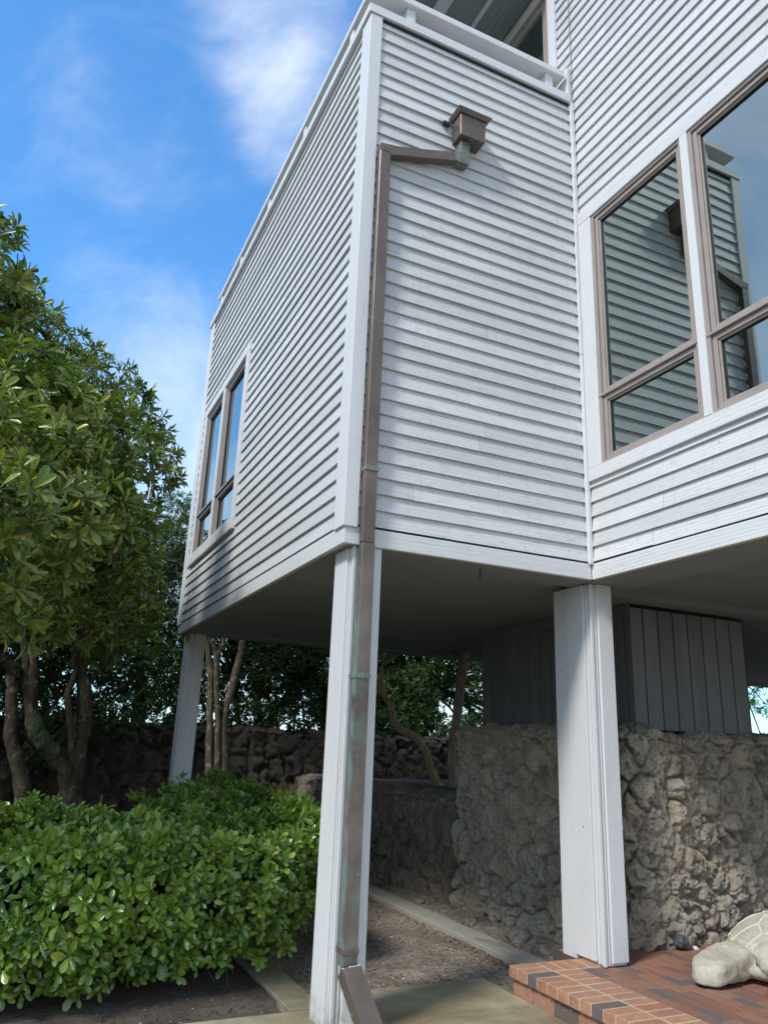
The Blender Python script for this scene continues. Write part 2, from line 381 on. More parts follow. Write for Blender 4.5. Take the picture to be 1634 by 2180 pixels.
# ------------------------------------------------------------------ the ground
def ground_sheet():
    mb = MB(); mb.v = [(-150, -150, -.03), (150, -150, -.03), (150, 150, -.03), (-150, 150, -.03)]; mb.f = [(0, 1, 2, 3)]
    tag(mb.build('ground', M['soil_dark']), None, kind='structure')
ground_sheet()
def grid_mesh(name, mat, x0, x1, y0, y1, step, hf, parent=None):
    nx = int((x1 - x0) / step) + 1; ny = int((y1 - y0) / step) + 1
    X, Y = np.meshgrid(np.linspace(x0, x1, nx), np.linspace(y0, y1, ny)); Z = hf(X, Y)
    me = bpy.data.meshes.new(name)
    V = np.stack([X.ravel(), Y.ravel(), Z.ravel()], 1)
    i = np.arange(nx - 1)[None, :] + nx * np.arange(ny - 1)[:, None]
    F = np.stack([i, i + 1, i + 1 + nx, i + nx], -1).reshape(-1, 4)
    np_mesh(me, V, F); return link(name, me, mat, parent, smooth=True)
def np_mesh(me, V, F):
    me.vertices.add(len(V)); me.vertices.foreach_set('co', V.astype(np.float32).ravel())
    k = F.shape[1]; me.loops.add(F.size); me.loops.foreach_set('vertex_index', F.astype(np.int32).ravel())
    me.polygons.add(len(F)); me.polygons.foreach_set('loop_start', (np.arange(len(F)) * k).astype(np.int32))
    me.update(calc_edges=True)
def vnoise(X, Y, seed=0):
    """smooth 2-D value noise, vectorised"""
    xi = np.floor(X).astype(np.int64); yi = np.floor(Y).astype(np.int64); fx = X - xi; fy = Y - yi
    def h(a, b):
        n = (a * 374761393 + b * 668265263 + seed * 974711) & 0x7fffffff
        n = ((n ^ (n >> 13)) * 1274126177) & 0x7fffffff
        return ((n ^ (n >> 16)) & 0xffff) / 65535.
    fx = fx * fx * (3 - 2 * fx); fy = fy * fy * (3 - 2 * fy)
    return (h(xi, yi) * (1 - fx) + h(xi + 1, yi) * fx) * (1 - fy) + (h(xi, yi + 1) * (1 - fx) + h(xi + 1, yi + 1) * fx) * fy
def fbm(X, Y, seed=0, oct=5, gain=.55):
    a = 0; w = 1; s = 0
    for k in range(oct):
        a = a + w * vnoise(X * 2 ** k + 17 * k, Y * 2 ** k + 5 * k, seed + k); s += w; w *= gain
    return a / s
def worley(X, Y, seed=0):
    xi = np.floor(X).astype(np.int64); yi = np.floor(Y).astype(np.int64)
    f1 = np.full(X.shape, 9.); f2 = np.full(X.shape, 9.); idv = np.zeros(X.shape)
    for dx in (-1, 0, 1):
        for dy in (-1, 0, 1):
            cx = xi + dx; cy = yi + dy
            def h(k):
                n = (cx * 374761393 + cy * 668265263 + (seed * 31 + k) * 1442695) & 0x7fffffff
                n = ((n ^ (n >> 13)) * 1274126177) & 0x7fffffff
                return ((n ^ (n >> 16)) & 0xffff) / 65535.
            px = cx + .1 + .8 * h(1); py = cy + .1 + .8 * h(2); r = h(3)
            d = np.hypot(X - px, Y - py) * (.8 + .5 * h(4))
            c = d < f1
            f2 = np.where(c, f1, np.minimum(f2, d)); idv = np.where(c, r, idv); f1 = np.where(c, d, f1)
    return f1, f2, idv

def soil_h(X, Y):
    h = .012 + .03 * (fbm(X * 1.4, Y * 1.4, 3) - .5) + .018 * (fbm(X * 9, Y * 9, 5) - .5)
    h = np.where((Y < 5.455) & (X < 3.46), -.03, h)
    h += .07 * np.clip((X - 4.05) / .35, 0, 1) * (.5 + fbm(X * 5, Y * 5, 8)) * (Y > 5.2)
    return h
tag(grid_mesh('soil', M['soil'], 2.0, 4.7, 5.075, 12.6, .022, soil_h), None, kind='structure')
tag(grid_mesh('soil', M['soil_dark'], -4.0, 1.995, 5.0, 12.6, .06, lambda X, Y: soil_h(X, Y) - .012), None, kind='structure')
tag(grid_mesh('soil_bed', M['soil_dark'], 4.75, 14, 7.7, 12.6, .08, lambda X, Y: 1.02 + .12 * fbm(X * 2, Y * 2, 4)), None, kind='structure')
def slab(name, mat, x0, x1, y0, y1, z0, z1):
    return tag(MB().box(x0, x1, y0, y1, z0, z1).build(name, mat, bevel=.006), None, kind='structure')
slab('path', M['slab'], 2.105, 3.455, -3, 5.45, -.04, .022)
slab('path', M['slab'], 1.87, 2.095, 5.20, 9.0, -.04, .030)
slab('path', M['slab'], -4, 2.098, -3, 5.185, -.04, .026)
slab('kerb_strip', M['curb'], 3.90, 4.14, 5.10, 10.6, -.02, .052)
slab('path', M['slab'], 3.5, 12, -6, .55, -.04, .022)

# ------------------------------------------------------------------ the house
house = thing('house', (4, 7, 0), 'white painted clapboard house raised on boxed posts with an overhanging bay', 'house')
Z0, PITCH = 3.107, .1245
def siding(name, axis, plane, u0, u1, z0, ztop, holes, mat, seed, jointlen=(1.9, 3.4)):
    """courses of bevelled boards; axis 'x' faces -y, axis 'y' faces -x"""
    rr = random.Random(seed); mb = MB(); k = 0
    while z0 + k * PITCH < ztop - .01:
        zb = z0 + k * PITCH; zt = min(zb + PITCH + .012, ztop)
        segs = [(u0, u1)]
        for (a, b, c, d) in holes:
            if zb < d and zb + PITCH > c:
                ns = []
                for s0, s1 in segs:
                    if b <= s0 or a >= s1: ns.append((s0, s1))
                    else:
                        if a > s0: ns.append((s0, a))
                        if b < s1: ns.append((b, s1))
                segs = ns
        for s0, s1 in segs:
            cuts = [s0]; p = s0 + rr.uniform(.4, jointlen[1])
            while p < s1 - .35:
                cuts.append(p); p += rr.uniform(*jointlen)
            cuts.append(s1)
            for i in range(len(cuts) - 1):
                a, b = cuts[i] + (.001 if i else 0), cuts[i + 1] - (.0012 if i < len(cuts) - 2 else 0)
                dz = rr.uniform(-.0022, .0022); dd = rr.uniform(-.0016, .0016)
                n = max(2, int((b - a) / .35) + 1); rings = []
                for q in range(n):
                    u = a + (b - a) * q / (n - 1)
                    wz = dz + .0020 * mnoise.noise(Vector((u * 1.3, k * 3.1, seed))); wd = dd + .0014 * mnoise.noise(Vector((u * 1.9, k * 2.3, seed + 9)))
                    prof = [(.0265 + wd, zb + wz), (.0045 + wd * .3, zt + wz), (-.006, zt + wz), (-.006, zb + wz + .002)]
                    rings.append([(u, plane - d, z) if axis == 'x' else (plane - d, u, z) for d, z in prof])
                mb.loft(rings)
        k += 1
    return mb.build(name, mat, house)

XB, XC, YA = 1.882, 4.022, 4.722            # back planes of the three clad walls
WB = (8.07, 10.14, 3.97, 6.0)               # window opening in the left wall  (y0,y1,z0,z1)
WC = (2.33, 4.50, 3.885, 6.25)              # window opening in the right wall
siding('clapboard_wall', 'x', YA, 1.90, 3.975, Z0, 7.665, [], M['px'], 1)
siding('clapboard_wall', 'y', XB, 4.735, 10.60, Z0, 7.69, [(WB[0] - .05, WB[1] + .05, WB[2] - .03, WB[3] + .03)], M['py'], 2)
siding('clapboard_wall', 'y', XC, .2, 4.68, Z0, 11.2, [(WC[0] - .05, 4.70, 3.86, WC[3] + .08)], M['py'], 3)
siding('clapboard_wall', 'y', XC, 4.702, 4.895, 7.714, 11.2, [], M['py'], 4)
siding('clapboard_wall', 'x', 10.66, 1.9, 4.0, Z0, 7.69, [], M['px'], 5)
# sheathing behind the boards, cut round the openings
mb = MB()
mb.box(1.90, 4.02, 4.735, 4.80, 3.06, 7.66)
mb.box(1.895, 1.96, 4.80, WB[0] - .03, 3.06, 7.66).box(1.895, 1.96, WB[1] + .03, 10.6, 3.06, 7.66)
mb.box(1.895, 1.96, WB[0] - .03, WB[1] + .03, 3.06, WB[2] - .03).box(1.895, 1.96, WB[0] - .03, WB[1] + .03, WB[3] + .03, 7.66)
mb.box(4.035, 4.10, .2, WC[0] - .03, 3.06, 11.2).box(4.035, 4.10, WC[1] + .03, 4.72, 3.06, 11.2)
mb.box(4.035, 4.10, WC[0] - .03, WC[1] + .03, 3.06, WC[2] - .03).box(4.035, 4.10, WC[0] - .03, WC[1] + .03, WC[3] + .03, 11.2)
mb.box(4.035, 4.10, 4.72, 4.93, 3.06, 11.2).box(1.97, 4.0, 10.50, 10.58, 3.06, 7.66)
mb.box(4.035, 4.10, 7.4, 10.6, 3.06, 11.2)
mb.build('sheathing', M['gap'], house)
# corner boards, inside-corner strip
mb = MB(); prof = [(1.955, 4.683), (1.846, 4.683), (1.846, 4.868), (1.868, 4.868), (1.868, 4.705), (1.955, 4.705)]
mb.loft([[(x, y, 3.083) for x, y in prof], [(x, y, 7.672) for x, y in prof]]); mb.build('corner_board', M['trim_z'], house, bevel=.003)
mb = MB(); mb.box(1.846, 1.868, 10.44, 10.665, 3.083, 7.75).box(1.868, 2.02, 10.643, 10.665, 3.083, 7.75); mb.build('corner_board', M['trim_z'], house, bevel=.003)
mb = MB()
zz = 3.085
while zz < 7.68:
    z2 = min(zz + .62, 7.68); o_ = random.uniform(-.0015, .0015)
    mb.box(3.966 + o_, 3.998, 4.668 + o_, 4.699, zz, z2 - .0005); zz = z2
mb.build('corner_strip', M['trim_z'], house, bevel=.003)
# caulk bead, lumpy, along the inside corner
mb = MB(); pts = [(3.969, 4.694, 3.1 + i * .05) for i in range(92)]
mb.tube([(x + .002 * math.sin(i * 1.7), y, z) for i, (x, y, z) in enumerate(pts)], [.007 + .004 * abs(math.sin(i * 2.3)) for i in range(92)], 6); mb.build('caulk_bead', M['trim_z'], house)
# fascia boards, beams and soffits
MB().box(1.862, 3.998, 4.700, 4.738, 2.965, 3.093).build('fascia_board', M['trim_x'], house, bevel=.003)
MB().box(1.862, 1.900, 4.7385, 10.62, 2.965, 3.093).build('fascia_board', M['trim_y'], house, bevel=.003)
MB().box(4.000, 4.038, .2, 4.700, 2.965, 3.093).build('fascia_board', M['trim_y'], house, bevel=.003)
mb = MB(); mb.box(1.866, 4.0, 4.703, 4.735, 3.094, 3.104).box(1.866, 1.90, 4.74, 10.6, 3.094, 3.104).box(4.004, 4.03, .2, 4.70, 3.094, 3.104); mb.build('drip_flashing', M['gap'], house)
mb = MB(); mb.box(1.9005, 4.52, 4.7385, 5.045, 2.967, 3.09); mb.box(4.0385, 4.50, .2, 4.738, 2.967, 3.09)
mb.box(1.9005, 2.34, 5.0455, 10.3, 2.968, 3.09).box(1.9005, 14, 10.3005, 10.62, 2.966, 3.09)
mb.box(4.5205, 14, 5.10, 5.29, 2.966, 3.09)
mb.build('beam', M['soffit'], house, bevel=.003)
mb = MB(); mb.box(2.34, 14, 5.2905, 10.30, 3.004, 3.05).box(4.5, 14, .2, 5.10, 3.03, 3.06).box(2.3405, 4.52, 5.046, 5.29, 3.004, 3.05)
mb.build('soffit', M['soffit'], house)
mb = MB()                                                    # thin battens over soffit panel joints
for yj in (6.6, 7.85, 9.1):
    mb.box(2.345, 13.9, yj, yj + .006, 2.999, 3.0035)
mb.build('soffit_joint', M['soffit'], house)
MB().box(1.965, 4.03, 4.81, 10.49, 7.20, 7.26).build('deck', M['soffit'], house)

# windows -----------------------------------------------------------
def win_box(mb, xw, d0, d1, u0, u1, z0, z1):                 # d measured outwards (-x) from xw
    mb.box(xw - d1, xw - d0, u0, u1, z0, z1)
def ring(mb, xw, d0, d1, u0, u1, z0, z1, w):
    win_box(mb, xw, d0, d1, u0, u0 + w, z0, z1); win_box(mb, xw, d0, d1, u1 - w, u1, z0, z1)
    win_box(mb, xw, d0, d1 - .0012, u0 + w + .0004, u1 - w - .0004, z0, z0 + w); win_box(mb, xw, d0, d1 - .0012, u0 + w + .0004, u1 - w - .0004, z1 - w, z1)
def make_window(xw, u0, u1, z0, z1, zt):
    """one two-light unit: tall fixed light above, short light below"""
    mb = MB(); ring(mb, xw, -.09, .012, u0, u1, z0, z1, .026)
    win_box(mb, xw, -.09, .018, u0 - .002, u1 + .002, zt - .010, zt + .012)         # projecting transom ledge
    fr = mb.build('window', M['taupe'], house, bevel=.002)
    for a, b in ((z0 + .027, zt - .011), (zt + .013, z1 - .027)):
        mb = MB(); ring(mb, xw, -.06, -.004, u0 + .030, u1 - .030, a + .003, b - .003, .036)
        ring(mb, xw, -.06, -.018, u0 + .0665, u1 - .0665, a + .0395, b - .0395, .014)
        mb.build('sash', M['taupe'], fr, bevel=.0025)
        mb = MB(); ring(mb, xw, -.052, -.03, u0 + .081, u1 - .081, a + .054, b - .054, .004); mb.build('gasket', M['gasket'], fr)
        mb = MB(); win_box(mb, xw, -.048, -.042, u0 + .078, u1 - .078, a + .05, b - .05); mb.build('pane', M['glass'], fr)
    return fr
def alcove(x0, x1, y0, y1, z0, z1):
    mb = MB(); t = .03
    mb.box(x1, x1 + t, y0 - t, y1 + t, z0 - t, z1 + t).box(x0, x1, y0 - t, y0, z0 - t, z1 + t).box(x0, x1, y1, y1 + t, z0 - t, z1 + t)
    mb.box(x0, x1, y0, y1, z0 - t, z0).box(x0, x1, y0, y1, z1, z1 + t)
    mb.build('room', M['room'], house)
def curtain(x, y0, y1, z0, z1):
    mb = MB(); n = 40; r = []
    for k in (z0, z1):
        r.append([(x + .018 * math.sin(i * 1.25) + .008 * math.sin(i * .51), y0 + (y1 - y0) * i / n, k) for i in range(n + 1)])
    mb.loft(r, cap=False, closed=False); o = mb.build('curtain', M['curtain'], house, smooth=True)
    o.modifiers.new('thick', 'SOLIDIFY').thickness = .002
for u0, u1 in ((3.455, 4.50), (2.335, 3.38)):
    make_window(4.0, u0, u1, WC[2], WC[3], 4.48)
for u0, u1 in ((8.075, 9.075), (9.165, 10.135)):
    make_window(1.86, u0, u1, WB[2], WB[3], 4.51)
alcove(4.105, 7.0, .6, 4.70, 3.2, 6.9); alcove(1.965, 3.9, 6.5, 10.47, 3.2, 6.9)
curtain(4.20, 4.22, 4.44, 3.3, 6.1); curtain(4.20, 3.10, 3.30, 3.3, 6.1); curtain(2.06, 9.9, 10.08, 3.3, 5.9)
# interior lamp-like finial seen low in the right pane: a turned bedpost
mb = MB(); prof = [(.02, 3.9), (.02, 4.10), (.028, 4.12), (.02, 4.15), (.034, 4.19), (.03, 4.225), (.012, 4.245), (.022, 4.265), (.004, 4.29)]
mb.loft([[(4.32 + r * math.cos(t), 2.96 + r * math.sin(t), z) for t in [i * math.pi / 5 for i in range(10)]] for r, z in prof]); mb.build('bedpost', M['twig'], house, smooth=True)
# casings
def casing(name, boxes, mat):
    mb = MB()
    for b in boxes: mb.box(*b)
    return mb.build(name, mat, house, bevel=.0025)
casing('window_casing', [(3.976, 4.03, 4.5025, 4.664, 3.886, 6.249)], M['trim_z'])
casing('window_casing', [(3.974, 4.03, 2.20, 4.664, 6.2505, 6.375)], M['trim_y'])
casing('window_casing', [(3.974, 4.03, 2.20, 4.664, 3.775, 3.8845)], M['trim_y'])
casing('window_casing', [(3.972, 4.03, 3.3825, 3.4525, 3.8855, 6.2495), (3.976, 4.03, 2.20, 2.3325, 3.8855, 6.2495)], M['trim_z'])
casing('window_casing', [(1.834, 1.89, 7.935, 10.27, 6.0005, 6.125)], M['trim_y'])
casing('window_casing', [(1.822, 1.89, 7.935, 10.27, 3.83, 3.9695)], M['trim_y'])
casing('window_casing', [(1.836, 1.89, 7.945, 8.0725, 3.9700, 6.0), (1.834, 1.89, 9.0775, 9.1625, 3.9700, 6.0), (1.836, 1.89, 10.1375, 10.26, 3.9700, 6.0)], M['trim_z'])
# parapet cap, rail and stub posts
MB().box(1.826, 3.950, 4.672, 4.80, 7.678, 7.768).build('parapet_cap', M['trim_x'], house, bevel=.003)
MB().box(1.826, 1.955, 4.8005, 10.69, 7.678, 7.768).build('parapet_cap', M['trim_y'], house, bevel=.003)
MB().box(1.90, 3.96, 4.698, 4.706, 7.655, 7.677).build('cap_flashing', M['gap'], house)
rail = MB().box(1.845, 3.925, 4.695, 4.865, 7.985, 8.055).build('railing', M['trim_x'], house, bevel=.005)
MB().box(1.845, 2.015, 4.8655, 10.33, 7.985, 8.055).build('rail_cap', M['trim_y'], rail, bevel=.005)
for x in (2.21, 3.72):
    MB().box(x, x + .085, 4.735, 4.825, 7.769, 7.984).build('rail_post', M['trim_z'], rail, bevel=.004)
for y in (5.15, 6.45, 7.75, 9.05, 10.15):
    MB().box(1.862, 1.95, y, y + .085, 7.769, 7.984).build('rail_post', M['trim_z'], rail, bevel=.004)
MB().box(3.955, 3.999, 4.702, 4.897, 7.60, 8.13).build('rail_end_board', M['trim_z'], house, bevel=.003)
# balcony door behind the rail
casing('door_casing', [(3.978, 4.03, 4.898, 5.012, 7.28, 9.62)], M['trim_z'])
casing('door_casing', [(3.978, 4.03, 5.0125, 7.5, 9.50, 9.62)], M['trim_y'])
mb = MB(); ring(mb, 4.0, -.09, .008, 5.014, 6.35, 7.30, 9.498, .035); ring(mb, 4.0, -.06, -.01, 5.05, 6.315, 7.336, 9.462, .085)
door = mb.build('balcony_door', M['taupe'], house, bevel=.003)
mb = MB(); win_box(mb, 4.0, -.046, -.04, 5.13, 6.24, 7.415, 9.382); mb.build('pane', M['glass'], door)
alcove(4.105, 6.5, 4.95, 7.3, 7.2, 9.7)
# roof overhang above the balcony
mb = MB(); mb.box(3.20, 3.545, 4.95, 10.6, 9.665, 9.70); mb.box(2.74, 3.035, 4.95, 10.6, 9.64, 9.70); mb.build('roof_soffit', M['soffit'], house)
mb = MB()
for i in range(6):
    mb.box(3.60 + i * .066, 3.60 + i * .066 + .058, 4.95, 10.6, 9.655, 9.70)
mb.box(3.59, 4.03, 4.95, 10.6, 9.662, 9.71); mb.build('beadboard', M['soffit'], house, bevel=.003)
mb = MB(); mb.box(3.546, 3.592, 4.95, 10.6, 9.62, 9.70).box(3.04, 3.195, 4.95, 10.6, 9.60, 9.70).box(2.70, 2.738, 4.95, 10.6, 9.50, 9.95); mb.build('roof_trim', M['trim_y'], house, bevel=.004)
MB().box(2.69, 4.5, 4.93, 10.7, 9.952, 10.05).build('roof', M['gap'], house)
# storage closet of vertical boards
def closet():
    mb = MB(); c = MB(); c.box(5.075, 6.54, 5.455, 7.98, 1.88, 2.99); cl = c.build('storage_closet', M['gap'], house)
    y = 5.432; w = .187
    ys = [5.432 + .09]
    while ys[-1] < 7.98: ys.append(ys[-1] + w)
    a = 5.432
    for b in ys:
        b2 = min(b, 7.98); mb.box(5.050, 5.0745, a + (.0 if a < 5.44 else .009), b2 - .009, 1.865 + random.uniform(-.004, .004), 2.90); a = b2
    x = 5.0505; xs = [5.20 + i * w for i in range(8)]; a = 5.0505
    for b in xs:
        b2 = min(b, 6.545); mb.box(a + (.0 if a < 5.06 else .008), b2 - .008, 5.430, 5.4545, 1.865 + random.uniform(-.004, .004), 2.962); a = b2
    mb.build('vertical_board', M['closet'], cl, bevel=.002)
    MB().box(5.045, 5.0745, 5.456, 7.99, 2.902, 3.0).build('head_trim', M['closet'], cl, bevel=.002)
closet()
# boxed support posts: core + face boards + corner battens
def support_post(x, y, zb, wide=.195, deep=.30, cut=None):
    z1 = 2.964; root = MB().box(x, x + wide, y, y + deep, zb, z1).build('support_post', M['post'], house, bevel=.004)
    mb = MB(); mb.box(x - .022, x - .0005, y + .075, y + deep, zb + .018, z1 - .0)
    mb.box(x + .055, x + wide + .004, y - .022, y - .0005, zb + .022, z1)
    mb.build('face_board', M['post'], root, bevel=.003)
    mb = MB(); mb.box(x - .012, x + .012, y - .012, y + .012, zb + .001, z1 - .001).box(x - .010, x - .0005, y + .040, y + .054, zb + .01, z1 - .001)
    mb.box(x + .032, x + .040, y - .008, y - .0005, zb + .01, z1 - .001)
    mb.build('corner_batten', M['post'], root, bevel=.003)
    return root
support_post(1.965, 4.748, .0)
q = support_post(4.078, 4.822, .197)
MB().box(4.066, 4.20, 5.1235, 5.285, .12, 2.964).build('side_board', M['post'], q, bevel=.003)
support_post(1.995, 10.37, -.01, .19, .32)

# copper scupper box, elbow, downpipe
def quad_tube(mb, rings):
    mb.loft(rings)
cs = MB()
def rect(xa, xb, ya, yb, z): return [(xa, ya, z), (xb, ya, z), (xb, yb, z), (xa, yb, z)]
# leader head: flared rim over slightly tapering box
cs.loft([rect(2.668, 2.912, 4.556, 4.702, 6.640), rect(2.662, 2.918, 4.548, 4.702, 6.852)])
scup = cs.build('leader_head', M['copper'], house, bevel=.004)
mb = MB(); mb.loft([rect(2.650, 2.932, 4.535, 4.701, 6.853), rect(2.628, 2.958, 4.512, 4.701, 6.885), rect(2.628, 2.958, 4.512, 4.701, 6.893), rect(2.655, 2.93, 4.54, 4.701, 6.894)])
mb.build('rim', M['copper'], scup, bevel=.002)
mb = MB(); mb.box(2.56, 2.63, 4.66, 4.70, 6.80, 6.83); mb.build('scupper_spout', M['iron'], scup, bevel=.004)
mb = MB(); mb.box(2.700, 2.790, 4.605, 4.685, 6.50, 6.636); mb.build('outlet', M['verdigris'], scup, bevel=.003)
dp = MB()
X0, X1, Y0, Y1 = 1.965, 2.060, 4.622, 4.678
dp.box(X0, X1, Y0, Y1, 3.505, 6.235)
dp.loft([rect(X0 + .001, X1 + .001, Y0 + .001, Y1, 2.97), rect(X0 + .001, X1 + .001, Y0 + .001, Y1, 3.503)])
dpipe = dp.build('downpipe', M['copper'], house, bevel=.004)
mb = MB(); mb.box(X0 + .004, X1 + .004, Y0 - .002, Y1, 2.065, 2.968); lower = mb.build('lower_length', M['copper_mid'], dpipe, bevel=.004)
mb = MB(); mb.box(X0 + .004, X1 + .004, Y0 - .001, Y1, .395, 2.064); mb.build('lower_length', M['copper_mid'], dpipe, bevel=.004)
mb = MB(); mb.box(X0 + .0015, X0 + .0038, Y0 + .001, Y1 - .001, .40, 2.96); mb.build('seam', M['verdigris'], dpipe)
mb = MB(); sec = lambda x, z, s=.043, a=.33: [(x - s * math.sin(a), 4.615, z + s * math.cos(a)), (x + s * math.sin(a), 4.615, z - s * math.cos(a)), (x + s * math.sin(a), 4.688, z - s * math.cos(a)), (x - s * math.sin(a), 4.688, z + s * math.cos(a))]
# sloping run: left mitre to right elbow
mb.loft([[(X0, 4.618, 6.30), (X1, 4.618, 6.215), (X1, 4.684, 6.215), (X0, 4.684, 6.30)], sec(2.14, 6.285), sec(2.40, 6.365), sec(2.66, 6.45)]); mb.build('sloping_run', M['copper'], dpipe, bevel=.003)
mb = MB(); mb.loft([sec(2.661, 6.451, .046), [(2.705, 4.605, 6.515), (2.786, 4.605, 6.40), (2.786, 4.69, 6.40), (2.705, 4.69, 6.515)], [(2.70, 4.604, 6.53), (2.795, 4.604, 6.52), (2.795, 4.69, 6.52), (2.70, 4.69, 6.53)]]); mb.build('elbow', M['verdigris'], dpipe, bevel=.003)
mb = MB(); mb.box(X0 - .001, X1 + .0015, Y0 - .001, Y1, 6.2355, 6.2362); mb.loft([rect(X0, X1, Y0, Y1, 6.2363), [(X0, 4.6185, 6.299), (X1, 4.6185, 6.2365), (X1, 4.684, 6.2365), (X0, 4.684, 6.299)]]); mb.build('mitre', M['copper'], dpipe)
for z, mt in ((3.492, 'verdigris'), (2.058, 'verdigris'), (.462, 'copper')):
    mb = MB(); mb.box(X0 - .004, X1 + .008, Y0 - .006, Y1 + .04, z, z + .032).box(X0 + .045, X0 + .062, Y0 - .0095, Y0 - .0065, z - .004, z + .034)
    mb.build('strap', M[mt], dpipe, bevel=.0015)
# kick-out at the foot
mb = MB(); r0 = [(X0 - .008, 4.600, .400), (X1 + .012, 4.600, .412), (X1 + .012, 4.655, .355), (X0 - .008, 4.655, .345)]
def shift(r, dy, dz, dx=0): return [(x + dx, y + dy, z + dz) for x, y, z in r]
mb.loft([r0, shift(r0, -.30, -.215, .012)], cap=False)
kick = mb.build('kick_out', M['copper'], dpipe); kick.modifiers.new('thick', 'SOLIDIFY').thickness = .003
mb = MB(); 
pts = [Vector(r0[0]).lerp(Vector(r0[1]), t) + Vector((0, -.003, random.uniform(-.006, .004))) for t in np.linspace(0, 1, 12)]
mb.tube(pts, [.002 + .0022 * random.random() for _ in pts], 5); mb.build('solder_edge', M['seam'], kick)
# little hook and chain link under the fascia, bent nail in the wall
mb = MB()
def torus(mb, c, r, t, ax):
    pts = []
    for i in range(13):
        a = 2 * math.pi * i / 12; pts.append((c[0] + r * math.cos(a) * (ax == 'x'), c[1] + r * math.cos(a) * (ax == 'y'), c[2] + r * 1.3 * math.sin(a)))
    mb.tube(pts, [t] * 13, 5)
torus(mb, (3.07, 4.88, 2.952), .010, .003, 'x'); torus(mb, (3.07, 4.88, 2.926), .011, .003, 'y'); torus(mb, (3.07, 4.88, 2.899), .012, .003, 'x'); mb.build('chain_hook', M['iron'], house)
mb = MB(); mb.tube([(3.235, 4.70, 5.935), (3.232, 4.675, 5.93), (3.222, 4.665, 5.915), (3.20, 4.668, 5.90)], [.003] * 4, 5); mb.build('bent_nail', M['trim_z'], house)

